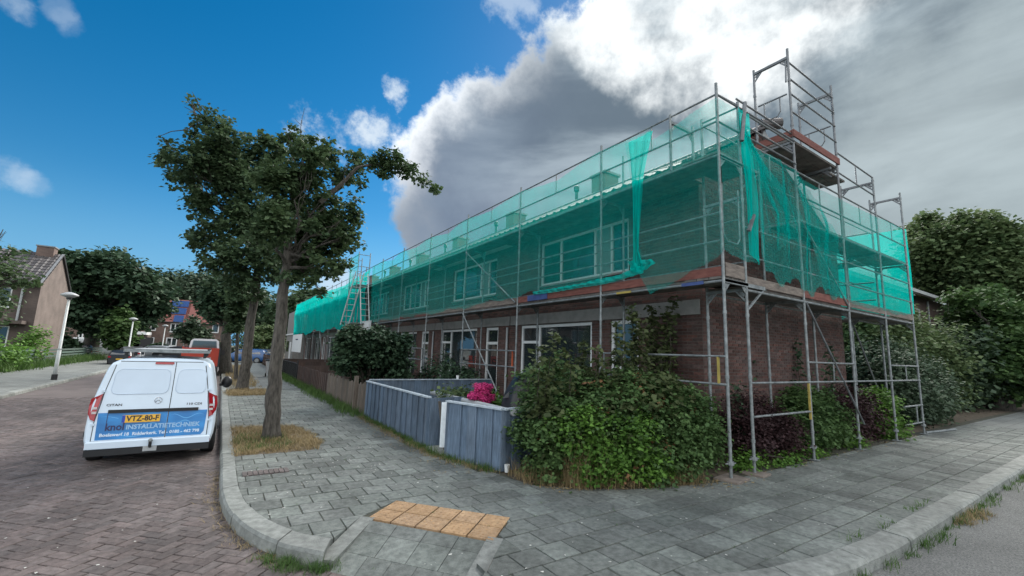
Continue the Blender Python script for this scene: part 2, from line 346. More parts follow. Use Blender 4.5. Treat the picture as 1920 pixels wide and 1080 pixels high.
# ------------------------------------------------------------------ mesh helpers
class MB:
    def __init__(s): s.v = []; s.f = []

    def add(s, vs, fs):
        o = len(s.v); s.v += [tuple(p) for p in vs]; s.f += [tuple(i + o for i in f) for f in fs]; return s

    def box(s, c, d, rz=0., rot=None, bevel=0.):
        x, y, z = d[0] / 2, d[1] / 2, d[2] / 2
        if bevel:
            b = min(bevel, x * .9, y * .9); P = []
            for zz, k in ((-z, 0), (z - b, 0), (z, b)):
                P += [(-x + k, -y + k, zz), (x - k, -y + k, zz), (x - k, y - k, zz), (-x + k, y - k, zz)]
            fs = [(3, 2, 1, 0), (0, 1, 5, 4), (1, 2, 6, 5), (2, 3, 7, 6), (3, 0, 4, 7), (4, 5, 9, 8), (5, 6, 10, 9), (6, 7, 11, 10), (7, 4, 8, 11), (8, 9, 10, 11)]
        else:
            P = [(-x, -y, -z), (x, -y, -z), (x, y, -z), (-x, y, -z), (-x, -y, z), (x, -y, z), (x, y, z), (-x, y, z)]
            fs = [(3, 2, 1, 0), (4, 5, 6, 7), (0, 1, 5, 4), (1, 2, 6, 5), (2, 3, 7, 6), (3, 0, 4, 7)]
        m = rot if rot is not None else Matrix.Rotation(rz, 3, 'Z')
        c = Vector(c); return s.add([m @ Vector(p) + c for p in P], fs)

    def span(s, a, b):  # box between two corners
        a = Vector(a); b = Vector(b); return s.box((a + b) / 2, [abs(k) for k in (b - a)])

    def tube(s, pts, r, n=8, cap=True):
        pts = [Vector(p) for p in pts]; k = len(pts)
        if not hasattr(r, '__len__'): r = [r] * k
        V = []; prev = None
        for i, p in enumerate(pts):
            t = (pts[min(i + 1, k - 1)] - pts[max(i - 1, 0)]).normalized()
            if prev is None:
                a = Vector((0, 0, 1)) if abs(t.z) < .9 else Vector((1, 0, 0)); u = t.cross(a).normalized()
            else:
                u = (prev - t * prev.dot(t)).normalized()
            prev = u; w = t.cross(u)
            V += [p + (u * math.cos(2 * math.pi * j / n) + w * math.sin(2 * math.pi * j / n)) * r[i] for j in range(n)]
        fs = [(i * n + j, i * n + (j + 1) % n, (i + 1) * n + (j + 1) % n, (i + 1) * n + j) for i in range(k - 1) for j in range(n)]
        if cap: fs += [tuple(range(n))[::-1], tuple((k - 1) * n + j for j in range(n))]
        return s.add(V, fs)

    def bar(s, a, b, w, h):  # rectangular bar from a to b
        a = Vector(a); b = Vector(b); t = b - a; L = t.length; t.normalize()
        up = Vector((0, 0, 1)) if abs(t.z) < .95 else Vector((1, 0, 0)); u = t.cross(up).normalized(); v = u.cross(t)
        return s.box((a + b) / 2, (L, w, h), rot=Matrix((t, u, v)).transposed())

    def prism(s, poly, z0, z1):
        n = len(poly); V = [(p[0], p[1], z0) for p in poly] + [(p[0], p[1], z1) for p in poly]
        return s.add(V, [tuple(range(n))[::-1], tuple(range(n, 2 * n))] + [(i, (i + 1) % n, n + (i + 1) % n, n + i) for i in range(n)])

    def grid(s, P, close=False):  # P[i][j]
        a = len(P); b = len(P[0])
        return s.add([q for r_ in P for q in r_], [(i * b + j, i * b + j + 1, (i + 1) * b + j + 1, (i + 1) * b + j) for i in range(a - 1) for j in range(b - 1)])

    def sphere(s, c, r, n=10, k=6):
        P = []
        for i in range(k + 1):
            t = math.pi * i / k; P.append([(c[0] + r[0] * math.sin(t) * math.cos(2 * math.pi * j / n), c[1] + r[1] * math.sin(t) * math.sin(2 * math.pi * j / n), c[2] + r[2] * math.cos(t)) for j in range(n + 1)])
        return s.grid(P)

    def mesh(s, name, m, smooth=False):
        me = bpy.data.meshes.new(name); me.from_pydata(s.v, [], s.f)
        if m is not None: me.materials.append(MT[m] if isinstance(m, str) else m)
        if smooth: me.polygons.foreach_set('use_smooth', [True] * len(me.polygons))
        me.update(); return me


def link(name, me, parent=None, loc=None, rot=None):
    o = bpy.data.objects.new(name, me); COL.objects.link(o)
    if parent is not None: o.parent = parent
    if loc is not None: o.location = loc
    if rot is not None: o.rotation_euler = rot
    return o


def tag(o, label, cat, group=None, kind=None):
    o['label'] = label; o['category'] = cat
    if group: o['group'] = group
    if kind: o['kind'] = kind
    return o


def thing(name, label, cat, loc=(0, 0, 0), rz=0., group=None):
    o = link(name, None); o.location = loc; o.rotation_euler = (0, 0, rz); return tag(o, label, cat, group)


def part(name, mb, m, parent, smooth=False, stuff=False, origin=None):
    """link a mesh part given in WORLD coordinates (parent may have its own place)"""
    root = parent
    while root is not None and root.parent is not None: root = root.parent
    if root is not None and root.name in ORIG:
        iv = ORIG[root.name]; mb.v = [tuple(iv @ Vector(p)) for p in mb.v]
    o = link(name, mb.mesh(name, m, smooth), parent)
    if stuff: o['kind'] = 'stuff'
    return o


ORIG = {}


def wthing(name, label, cat, loc, group=None, rz=0.):
    o = thing(name, label, cat, loc, rz, group)
    ORIG[o.name] = (Matrix.Translation(loc) @ Matrix.Rotation(rz, 4, 'Z')).inverted(); return o


def structure(name, mb, m):
    o = link(name, mb.mesh(name, m)) if mb is not None else link(name, None)
    o['kind'] = 'structure'; return o


def copy_tree(o, parent=None):
    c = o.copy(); COL.objects.link(c); c.parent = parent
    for ch in [x for x in bpy.data.objects if x.parent == o]: copy_tree(ch, c)
    return c


def arr_mesh(name, V, Fq, m, tri=False):
    k = 3 if tri else 4
    me = bpy.data.meshes.new(name); V = np.asarray(V, dtype=np.float32).reshape(-1, 3); Fq = np.asarray(Fq, dtype=np.int32).reshape(-1, k)
    me.vertices.add(len(V)); me.vertices.foreach_set('co', V.ravel())
    me.loops.add(Fq.size); me.loops.foreach_set('vertex_index', Fq.ravel())
    me.polygons.add(len(Fq)); me.polygons.foreach_set('loop_start', np.arange(0, Fq.size, k, dtype=np.int32))
    me.update(calc_edges=True); me.materials.append(MT[m]); me.validate(); return me


# ------------------------------------------------------------------ foliage helpers
def leaves(blobs, n, size, seed=1, clump=26, cr=.16, droop=.25, shell=.55, jit=.4):
    """blobs: (centre, radii, weight). returns vertices and faces of n folded kite-shaped leaves gathered in clumps"""
    g = np.random.default_rng(seed)
    C = np.array([list(b[0]) for b in blobs], float); Rr = np.array([list(b[1]) for b in blobs], float)
    W = np.array([b[2] if len(b) > 2 else np.prod(b[1]) ** .72 for b in blobs]); W = W / W.sum()
    nc = max(1, n // clump); bi = g.choice(len(blobs), nc, p=W)
    d = g.normal(size=(nc, 3)); d /= np.linalg.norm(d, axis=1)[:, None]
    rad = np.where(g.random(nc) < shell, g.uniform(.72, 1.06, nc), g.random(nc) ** .5 * .9)
    # outline made uneven by a few random lobes
    lob = np.zeros(nc)
    for k in range(5):
        q = g.normal(size=3) * 2.2; lob += np.sin(d @ q + bi * 1.7 + g.random() * 6) * .07
    cc = C[bi] + d * (rad * (1 + lob))[:, None] * Rr[bi]
    idx = np.repeat(np.arange(nc), clump)[:n]; n = len(idx)
    sc = Rr[bi][idx].mean(axis=1, keepdims=True); sc = np.minimum(sc, 3.0)
    cs = (cr * np.maximum(sc, .35) ** .6)
    p = cc[idx] + g.normal(size=(n, 3)) * cs * np.array([1, 1, .6])
    # leaf frame
    a = g.uniform(0, 2 * np.pi, n); out = d[idx] * .5 + g.normal(size=(n, 3)) * .6
    t = np.stack([np.cos(a), np.sin(a), -droop + g.normal(size=n) * jit], 1) + out * .4; t /= np.linalg.norm(t, axis=1)[:, None]
    up = np.stack([g.normal(size=n) * .5, g.normal(size=n) * .5, np.ones(n)], 1) + d[idx] * .4
    s_ = np.cross(t, up); s_ /= np.linalg.norm(s_, axis=1)[:, None] + 1e-9; nn = np.cross(s_, t)
    L = size * g.uniform(.65, 1.35, (n, 1)); w = L * g.uniform(.36, .5, (n, 1))
    v0 = p; v1 = p + t * L * .45 + s_ * w + nn * L * .10; v2 = p + t * L; v3 = p + t * L * .45 - s_ * w + nn * L * .10
    V = np.stack([v0, v1, v2, v3], 1).reshape(-1, 3)
    b = np.arange(n) * 4; Fc = np.stack([np.stack([b, b + 1, b + 2], 1), np.stack([b, b + 2, b + 3], 1)], 1).reshape(-1, 3)
    return V, Fc


def foliage(name, blobs, n, size, m, parent, seed=1, **k):
    V, Fc = leaves(blobs, n, size, seed, **k)
    if parent is not None and parent.name in ORIG:
        iv = np.array(ORIG[parent.name]); V = V @ iv[:3, :3].T + iv[:3, 3]
    o = link(name, arr_mesh(name, V, Fc, m, tri=True), parent); return o


def grass(spots, m, blade_h=.12, n_per=14, spread=.06, seed=3, w=.006, lean=.5):
    g = np.random.default_rng(seed); V = []; Fc = []
    P = np.repeat(np.array([list(s[:3]) for s in spots], float), n_per, 0); H = np.repeat(np.array([s[3] if len(s) > 3 else 1. for s in spots]), n_per)
    n = len(P); P[:, :2] += g.normal(size=(n, 2)) * spread * np.maximum(H, .4)[:, None]
    h = blade_h * H * g.uniform(.4, 1.2, n); a = g.uniform(0, 2 * np.pi, n); ln = h * g.uniform(0, lean, n) * 1.6
    dx = np.stack([np.cos(a), np.sin(a), np.zeros(n)], 1); sx = np.stack([-np.sin(a), np.cos(a), np.zeros(n)], 1)
    w_ = w * g.uniform(.6, 1.4, (n, 1))
    b0 = P - sx * w_; b1 = P + sx * w_; mid = P + dx * (ln * .35)[:, None] + np.stack([np.zeros(n), np.zeros(n), h * .6], 1)
    m0 = mid - sx * w_ * .7; m1 = mid + sx * w_ * .7; tip = P + dx * ln[:, None] + np.stack([np.zeros(n), np.zeros(n), h], 1)
    V = np.stack([b0, b1, m1, m0, tip], 1).reshape(-1, 3); b = np.arange(n) * 5
    Fc = np.stack([np.stack([b, b + 1, b + 2], 1), np.stack([b, b + 2, b + 3], 1), np.stack([b + 3, b + 2, b + 4], 1)], 1).reshape(-1, 3)
    return V, Fc


def grass_stuff(name, label, spots, m, cat='grass', **k):
    V, Fc = grass(spots, m, **k); o = link(name, arr_mesh(name, V, Fc, m, tri=True)); return tag(o, label, cat, kind='stuff')


def limbs(mb, a, b, r0, r1, seg=6, wob=.12, seed=0, n=8):
    q = random.Random(seed); a = Vector(a); b = Vector(b); L = (b - a).length; P = []; RR = []
    for i in range(seg + 1):
        t = i / seg; k = math.sin(t * math.pi) * wob * L * .3
        P.append(a.lerp(b, t) + Vector((q.uniform(-k, k), q.uniform(-k, k), q.uniform(-k, k) * .5))); RR.append(r0 + (r1 - r0) * t)
    mb.tube(P, RR, n); return P


# ------------------------------------------------------------------ clipping
def clip_poly(subject, clip):
    """Sutherland-Hodgman: subject any polygon, clip convex counter-clockwise"""
    out = list(subject)
    for i in range(len(clip)):
        a = clip[i]; b = clip[(i + 1) % len(clip)]; inp = out; out = []
        if not inp: return []
        ex, ey = b[0] - a[0], b[1] - a[1]
        sd = [ex * (p[1] - a[1]) - ey * (p[0] - a[0]) for p in inp]
        for j in range(len(inp)):
            p, q = inp[j - 1], inp[j]; sp_, sq = sd[j - 1], sd[j]
            if (sp_ >= 0) != (sq >= 0):
                t = sp_ / (sp_ - sq); out.append((p[0] + (q[0] - p[0]) * t, p[1] + (q[1] - p[1]) * t))
            if sq >= 0: out.append(q)
    return out


def area(p): return abs(sum(p[i - 1][0] * p[i][1] - p[i][0] * p[i - 1][1] for i in range(len(p)))) / 2


def inside(pt, poly):
    x, y = pt; c = False
    for i in range(len(poly)):
        x0, y0 = poly[i - 1]; x1, y1 = poly[i]
        if (y0 > y) != (y1 > y) and x < (x1 - x0) * (y - y0) / (y1 - y0) + x0: c = not c
    return c


def piece_poly(poly, g_):  # shrink a convex polygon towards its centre by a gap
    cx = sum(p[0] for p in poly) / len(poly); cy = sum(p[1] for p in poly) / len(poly); out = []
    for p in poly:
        dx, dy = cx - p[0], cy - p[1]; d = math.hypot(dx, dy) or 1; k = min(g_ * 1.4, d * .3); out.append((p[0] + dx / d * k, p[1] + dy / d * k))
    return out


def slab(mb, poly, z, th, tilt=(0, 0), ch=.004):
    n = len(poly); cx = sum(p[0] for p in poly) / n; cy = sum(p[1] for p in poly) / n
    zz = lambda p: z + (p[0] - cx) * tilt[0] + (p[1] - cy) * tilt[1]
    inn = piece_poly(poly, ch)
    V = [(p[0], p[1], z - th) for p in poly] + [(p[0], p[1], zz(p) - ch) for p in poly] + [(p[0], p[1], zz(p)) for p in inn]
    fs = [(i, (i + 1) % n, n + (i + 1) % n, n + i) for i in range(n)] + [(n + i, n + (i + 1) % n, 2 * n + (i + 1) % n, 2 * n + i) for i in range(n)] + [tuple(range(2 * n, 3 * n))]
    mb.add(V, fs)


def pieces(name, polys, m, parent, z=0., th=.05, gap=.004, limit=300, seed=1, rough=.003, zf=None):
    """polys: list of (polygon, whole?) nearest first; the first limit become objects, the rest one stuff mesh"""
    q = random.Random(seed); cache = {}
    polys = [p for p in polys if area(p) > .0006]
    key = lambda p: (sum(a[0] for a in p) / len(p)) ** 2 + (sum(a[1] for a in p) / len(p)) ** 2

    def seen(p):
        x = sum(a[0] for a in p) / len(p); y = sum(a[1] for a in p) / len(p); d = R.T @ np.array([x, y, z - CH])
        return d[2] > .3 and abs(F * d[0] / d[2]) < 990 and abs(F * d[1] / d[2]) < 570
    polys.sort(key=lambda p: (0 if seen(p) else 1, key(p)))
    rest = MB()
    for i, p in enumerate(polys):
        pp = piece_poly(p, gap); cx = sum(a[0] for a in pp) / len(pp); cy = sum(a[1] for a in pp) / len(pp)
        zz = z + q.uniform(-rough, rough) + (zf(cx, cy) if zf else 0); tl = (q.uniform(-.008, .008), q.uniform(-.008, .008))
        if i < limit:
            mb = MB(); slab(mb, [(a[0] - cx, a[1] - cy) for a in pp], 0, th, tl)
            kk = tuple((round(v[0], 2), round(v[1], 2)) for v in mb.v[:len(pp)])
            if kk in cache: me = cache[kk]
            else: me = mb.mesh(name, m); cache[kk] = me
            link(name, me, parent, (cx, cy, zz))
        else: slab(rest, pp, zz, th, tl)
    if rest.v:
        o = link(name + 's', rest.mesh(name + 's', m), parent); o['kind'] = 'stuff'


# ================================================================== GROUND
KERB_OUT = [(.19, 75), (.19, 20), (.19, 12), (.19, 8.2), (.19, 7.0), (.19, 6.3), (.23, 5.75), (.31, 5.25), (.44, 4.82), (.64, 4.42), (.91, 4.10)]
KERB_IN = [(.36, 75), (.36, 20), (.36, 12), (.36, 8.2), (.36, 7.0), (.365, 6.38), (.40, 5.86), (.475, 5.40), (.60, 5.0), (.78, 4.64), (1.02, 4.36)]
RK_OUT = [(1.62, 3.06), (2.3, 2.55), (3.1, 2.12), (3.9, 1.84), (4.7, 1.70), (5.6, 1.64), (7, 1.64), (30, 1.70), (75, 1.8)]
RK_IN = [(1.80, 3.26), (2.42, 2.76), (3.2, 2.34), (3.98, 2.07), (4.76, 1.93), (5.62, 1.87), (7, 1.87), (30, 1.93), (75, 2.03)]
E_ = MB(); E_.add([(-400, -300, -.30), (400, -300, -.30), (400, 500, -.30), (-400, 500, -.30)], [(0, 1, 2, 3)]); structure('ground', E_, 'earth')
# raised earth under gardens, pavements: one sheet at 0 level minus joints
B_ = MB(); pv = KERB_IN[::1] + [(1.41, 4.72 - .36 + .18)] + RK_IN
B_.prism([(75, 90), (.36, 90)] + [tuple(p) for p in KERB_IN[1:-1]] + [(.94, 4.28), (1.39, 4.80), (1.87, 5.0), (2.7, 4.04), (2.41, 3.66), (1.86, 3.10)] + [tuple(p) for p in RK_IN][1:], -.30, -.016)
ped = structure('garden_ground', B_, 'soil')
road = structure('brick_road', None, None); rb = MB()
rb.prism([(-5.25, 120), (-5.25, -8), (3.9, -8), (3.9, 1.75), (1.75, 3.2), (.85, 4.2), (.3, 5.6), (.3, 120)], -.28, -.112); rs = part('road_bed', rb, 'sand', road)
rf = MB(); rf.prism([(-5.2, 120), (-5.2, 19.0), (.19, 19.0), (.19, 120)], -.20, -.1); part('distant_paving', rf, 'clinker_far', road)
asp = MB(); asp.prism([(3.9, -8), (75, -8), (75, 1.75), (5, 1.67), (3.9, 1.80)], -.28, -.104); asphalt = structure('asphalt_road', asp, 'asphalt')
# brick paving in herringbone, 45 degrees to the kerb
ROADPOLY = [(-5.2, 19.0), (-5.2, 2.4), (3.2, .9), (3.2, 2.0), (1.62, 3.04), (.9, 4.08)] + [tuple(p) for p in KERB_OUT[::-1] if p[1] < 19] + [(.19, 19.0)]
ROADPOLY = ROADPOLY[:6] + [tuple(p) for p in KERB_OUT[::-1][1:] if p[1] < 19] + [(.19, 19.0)]


def herring(poly, bw=.1, a=math.radians(45), org=(0, 0), xr=(-170, 170)):
    res = []; ca, sa = math.cos(a), math.sin(a); xs = [p[0] for p in poly]; ys = [p[1] for p in poly]
    bb = (min(xs), min(ys), max(xs), max(ys))
    for i in range(xr[0], xr[1]):
        for j in range(xr[0], xr[1]):
            k = (i - j) % 4
            if k == 0: rc = (i, j, 2, 1)
            elif k == 3: rc = (i, j, 1, 2)   # vertical brick occupying (i,j),(i,j+1)
            else: continue
            q = [(rc[0], rc[1]), (rc[0] + rc[2], rc[1]), (rc[0] + rc[2], rc[1] + rc[3]), (rc[0], rc[1] + rc[3])]
            W = [(org[0] + (x * ca - y * sa) * bw, org[1] + (x * sa + y * ca) * bw) for x, y in q]
            cx = sum(p[0] for p in W) / 4; cy = sum(p[1] for p in W) / 4
            if cx < bb[0] - .2 or cx > bb[2] + .2 or cy < bb[1] - .2 or cy > bb[3] + .2: continue
            d = R.T @ np.array([cx, cy, -.1 - CH])
            if d[2] < .3 or abs(F * d[0] / d[2]) > 1250 or F * d[1] / d[2] > 900: continue
            near_edge = not all(inside(p, poly) for p in W)
            if near_edge:
                c = clip_poly(poly, W)
                if len(c) >= 3: res.append(c)
            else: res.append(W)
    return res


pieces('paving_brick', herring(ROADPOLY, .105, org=(-2, 8)), 'clinker', road, z=-.1, th=.05, gap=.0045, seed=5, rough=.0035)
# kerbs
kerb = structure('kerb', None, None)


def kerb_run(out, inn, m, parent, skip=None, ztop=.012, step=.98, zb=-.28, h=None):
    def resample(P):
        P = [Vector((*p, 0)) for p in P]; return P
    o_, i_ = resample(out), resample(inn)
    # arc length on the outer line
    s_ = [0]
    for k in range(1, len(o_)): s_.append(s_[-1] + (o_[k] - o_[k - 1]).length)

    def at(P, d):
        for k in range(1, len(s_)):
            if d <= s_[k] or k == len(s_) - 1:
                t = (d - s_[k - 1]) / (s_[k] - s_[k - 1]); return P[k - 1].lerp(P[k], min(max(t, 0), 1))
    d = 0; tot = s_[-1]; far = MB(); n = 0
    while d < tot - .05:
        e = min(d + step, tot); mid = at(o_, (d + e) / 2)
        if skip and skip(mid): d = e; continue
        jx = random.uniform(-.006, .006); jz = random.uniform(-.004, .004)
        rows = []; K = 4
        for k in range(K + 1):
            u_ = d + .006 + (e - d - .012) * k / K; a, b = at(o_, u_), at(i_, u_)
            nrm = (b - a).normalized(); z = ztop + jz + (h(u_ / tot) if h else 0); a = a + nrm * jx; b = b + nrm * jx
            rows.append([(a.x - nrm.x * .02, a.y - nrm.y * .02, zb), (a.x, a.y, z - .025), (a.x + nrm.x * .022, a.y + nrm.y * .022, z), (b.x, b.y, z), (b.x, b.y, zb)])
        mb = MB(); mb.grid(rows); nn = len(mb.v); mb.f += [(0, 1, 2, 3, 4), tuple(K * 5 + q for q in (4, 3, 2, 1, 0))]
        if mid.length < 26: part('kerb_stone', mb, m, parent)
        else: far.add(mb.v, mb.f)
        d = e; n += 1
    if far.v: part('distant_kerb_stones', far, m, parent, stuff=True)


kerb_run(KERB_OUT, KERB_IN, 'kerb', kerb, skip=lambda p: 7.0 < p.y < 7.02)
kerb_run(RK_OUT[2:], RK_IN[2:], 'kerb', kerb, h=lambda t: 0)
# flush kerb strips either side of the dropped crossing
for (a, b) in (((.93, 4.12), (1.45, 4.74)), ((1.74, 3.10), (2.34, 3.68))):
    a = Vector((*a, 0)); b = Vector((*b, 0)); t = (b - a).normalized(); n_ = Vector((t.y, -t.x, 0)) * .075; mb = MB()
    q = [a + n_, b + n_, b - n_, a - n_]
    V = [(p.x, p.y, -.28) for p in q] + [(q[0].x, q[0].y, -.055), (q[1].x, q[1].y, .006), (q[2].x, q[2].y, .006), (q[3].x, q[3].y, -.055)]
    mb.add(V, [(4, 5, 6, 7), (0, 1, 5, 4), (1, 2, 6, 5), (2, 3, 7, 6), (3, 0, 4, 7)]); part('dropped_kerb_stone', mb, 'kerb', kerb)
# pavement: base sheet, paving stones
pav = structure('pavement', None, None)
TAC = [(1.43, 4.72), (2.29, 3.63), (2.75, 4.04), (1.87, 5.10)]
RAMP = [(.98, 4.06), (1.70, 3.14), (2.27, 3.62), (1.44, 4.66)]
PAVE_L = [(.36, 20), ] + [tuple(p) for p in KERB_IN[:-1] if p[1] < 20] + [(.94, 4.26)] + [(1.40, 4.80), (1.87, 5.10), (2.75, 4.04), (2.40, 3.725), (2.40, 3.64), (1.84, 3.08)] + [tuple(p) for p in RK_IN[1:7]] + [(20, 1.9), (20, 3.75), (6.1, 3.75), (4.6, 4.15), (3.65, 4.8), (3.5, 5.5), (3.16, 7.0), (3.16, 20)]
basep = MB(); basep.prism([(.30, 90), (.30, 6.4), (.42, 5.4), (.75, 4.6), (.94, 4.28), (1.39, 4.80), (1.7, 4.6), (2.42, 3.66), (1.87, 3.1), (2.4, 2.7), (3.98, 2.0), (5.6, 1.8), (75, 1.95), (75, 3.9), (3.6, 4.0), (3.3, 90)], -.2, -.010); part('joint_sand', basep, 'sand', pav)
farp = MB(); farp.prism([(.36, 90), (.36, 20), (3.16, 20), (3.16, 90)], -.1, 0); farp.prism([(20, 1.9), (75, 2.0), (75, 3.75), (20, 3.75)], -.1, 0); part('distant_paving', farp, 'paver_far', pav)
PITS = [[(.36, 8.15), (1.55, 8.15), (1.72, 8.7), (1.72, 9.4), (1.5, 10.6), (.36, 10.9)], [(.36, 17.3), (1.6, 17.3), (1.6, 19.2), (.36, 19.2)]]
polys = []
HX = .30
for j in range(0, 63):       # courses across the footway, half-bond
    y0 = 1.55 + j * HX
    for i in range(-2, 66):
        x0 = .30 + i * HX + (HX / 2 if j % 2 else 0)
        q = [(x0, y0), (x0 + HX, y0), (x0 + HX, y0 + HX), (x0, y0 + HX)]
        cx, cy = x0 + .15, y0 + .15
        if any(inside((cx, cy), P) for P in PITS): continue
        if cx > 3.3 and cy > 5.8: continue
        if all(inside(p, PAVE_L) for p in q): polys.append(q)
        else:
            c = clip_poly(PAVE_L, q)
            if len(c) >= 3: polys.append(c)
nearp = polys
pieces('paving_stone', nearp, 'paver', pav, z=0, th=.05, gap=.0062, seed=9, rough=.0035)


def strip_tiles(name, quad, nu, nv, m, zf, gap=.004):
    A, B, C_, D_ = [Vector((*p, 0)) for p in quad]
    for i in range(nu):
        for j in range(nv):
            def P(u, v): return (A.lerp(B, u)).lerp(D_.lerp(C_, u), v)
            q = [P(i / nu, j / nv), P((i + 1) / nu, j / nv), P((i + 1) / nu, (j + 1) / nv), P(i / nu, (j + 1) / nv)]
            c = sum(q, Vector()) / 4; q = [p.lerp(c, gap * 7 / 1.4) for p in q]; mb = MB()
            n = 4; zz = [zf(p) for p in q]
            mb.add([(p.x, p.y, -.2) for p in q] + [(p.x, p.y, z_) for p, z_ in zip(q, zz)], [(4, 5, 6, 7), (0, 1, 5, 4), (1, 2, 6, 5), (2, 3, 7, 6), (3, 0, 4, 7)])
            o = part(name, mb, m, pav)
            if m == 'tactile':
                kb = MB()
                for a in range(5):
                    for b in range(5):
                        u_, v_ = (a + .5) / 5, (b + .5) / 5; p = q[0].lerp(q[1], u_).lerp(q[3].lerp(q[2], u_), v_); z0 = zf(p)
                        kb.tube([(p.x, p.y, z0 - .002), (p.x, p.y, z0 + .004), (p.x, p.y, z0 + .006)], [.0125, .011, .006], 8)
                kk = part('tactile_studs', kb, m, o); kk['kind'] = 'stuff'


strip_tiles('tactile_tile', TAC, 5, 2, 'tactile', lambda p: .004, gap=.013)
ax = Vector((.505, .415, 0)).normalized(); o0 = Vector((1.44, 4.66, 0))
rampz = lambda p: .002 - max(0, -(p - o0).dot(Vector((.64, .52, 0)).normalized())) * .145 - .0
A_, B2, C2, D2 = RAMP
lerp = lambda a, b, t: (a[0] + (b[0] - a[0]) * t, a[1] + (b[1] - a[1]) * t)
strip_tiles('ramp_tile', [lerp(A_, D2, .74), lerp(B2, C2, .74), C2, D2], 4, 1, 'paver', rampz)
strip_tiles('ramp_tile', [lerp(A_, D2, .30), lerp(B2, C2, .30), lerp(B2, C2, .74), lerp(A_, D2, .74)], 4, 1, 'paver', rampz)
strip_tiles('ramp_tile', [lerp(A_, D2, -.12), lerp(B2, C2, -.12), lerp(B2, C2, .30), lerp(A_, D2, .30)], 5, 1, 'paver', rampz)
# drain grate of dark bricks at the kerb
gb = MB()
for k in range(9): gb.box((.45 + k * .062, 6.98, .004), (.052, .21, .02))
dg = tag(link('drain_brick_strip', gb.mesh('drain_brick_strip', 'clinker')), 'short strip of dark upright bricks let into the footway beside the curved kerb', 'brick strip')
# far footway on the left of the road
lp = structure('left_pavement', None, None)
mb = MB(); mb.prism([(-9.0, 120), (-9.0, -6), (-5.32, -6), (-5.32, 120)], -.28, -.006); part('paving_sheet', mb, 'paver_far', lp)
kerb_run([(-5.12, 60), (-5.12, 14), (-5.0, 8)], [(-5.32, 60), (-5.32, 14), (-5.2, 8)], 'kerb', lp, ztop=.006)
# tree pits
for P, nm in zip(PITS, ('nearer', 'farther')):
    mb = MB(); mb.prism(P, -.1, -.004); part('tree_pit_soil', mb, 'soil', pav)


# ================================================================== TERRACE
WX = 7.4; GY = 4.75; BX = 13.7; EZ = 5.38; RX = 9.95; RZ = 7.05; SL = (RZ - EZ) / (RX - 6.95)


def wall_mb(mb, axis, c, a0, a1, z0, z1, ops, nd, depth=.14):
    """wall plane axis=c between a0,a1; openings (a0,a1,z0,z1); nd = outward sign"""
    A = sorted({a0, a1, *[o[0] for o in ops], *[o[1] for o in ops]}); Z = sorted({z0, z1, *[o[2] for o in ops], *[o[3] for o in ops]})
    P = (lambda a, z, d=0: (c - nd * d, a, z)) if axis == 'X' else (lambda a, z, d=0: (a, c - nd * d, z))
    for i in range(len(A) - 1):
        for j in range(len(Z) - 1):
            ca, cz = (A[i] + A[i + 1]) / 2, (Z[j] + Z[j + 1]) / 2
            if any(o[0] < ca < o[1] and o[2] < cz < o[3] for o in ops): continue
            mb.add([P(A[i], Z[j]), P(A[i + 1], Z[j]), P(A[i + 1], Z[j + 1]), P(A[i], Z[j + 1])], [(0, 1, 2, 3)])
    for o in ops:
        q = [(o[0], o[2]), (o[1], o[2]), (o[1], o[3]), (o[0], o[3])]
        for k in range(4): mb.add([P(*q[k]), P(*q[(k + 1) % 4]), P(*q[(k + 1) % 4], depth), P(*q[k], depth)], [(0, 1, 2, 3)])


def brick_cells(axis, a0, a1, z0, z1, ops, bl=.215, ch=.0625, jt=.012, top=None):
    out = []; r = 0; z = z0
    while z < z1 - .02:
        zt = z + ch - jt; hi = a1; lo = a0
        if top: lo, hi = top(z, a0, a1)
        off = 0 if r % 2 else -bl / 2
        iv = [(lo, hi)]
        for o in ops:
            if o[2] < zt and o[3] > z:
                iv = [s for a, b in iv for s in ((a, min(b, o[0])), (max(a, o[1]), b)) if s[1] - s[0] > .03]
        for a, b in iv:
            k = math.floor((a - a0 - off) / bl); x = a0 + off + k * bl
            while x < b:
                p, q = max(x, a), min(x + bl - jt, b)
                if q - p > .025: out.append((p, q, z, zt))
                x += bl
        z += ch; r += 1
    return out


def lay_bricks(cells, axis, c, nd, parent, near, limit, seed=1):
    q = random.Random(seed); cells = sorted(cells, key=lambda s: near(s)); rest = MB(); cache = {}
    for i, (a, b, z0, z1) in enumerate(cells):
        pr = .007 + q.uniform(-.002, .002); L = b - a; h = z1 - z0
        if i < limit:
            kk = (round(L, 3), round(h, 3))
            if kk not in cache:
                mb = MB(); mb.box((0, 0, 0), (L, .03, h) if axis == 'Y' else (.03, L, h)); cache[kk] = mb.mesh('brick', 'brick')
            m_ = (a + b) / 2; zc = (z0 + z1) / 2; d = c + nd * (pr - .015)
            link('brick', cache[kk], parent, (d, m_, zc) if axis == 'X' else (m_, d, zc))
        else:
            f = c + nd * pr; e = c - nd * .006
            if axis == 'X':
                V = [(e, a, z0), (e, b, z0), (e, b, z1), (e, a, z1), (f, a, z0), (f, b, z0), (f, b, z1), (f, a, z1)]
            else:
                V = [(a, e, z0), (b, e, z0), (b, e, z1), (a, e, z1), (a, f, z0), (b, f, z0), (b, f, z1), (a, f, z1)]
            rest.add(V, [(4, 5, 6, 7), (0, 1, 5, 4), (1, 2, 6, 5), (2, 3, 7, 6), (3, 0, 4, 7)])
    if rest.v: o = link('bricks', rest.mesh('bricks', 'brick'), parent); o['kind'] = 'stuff'


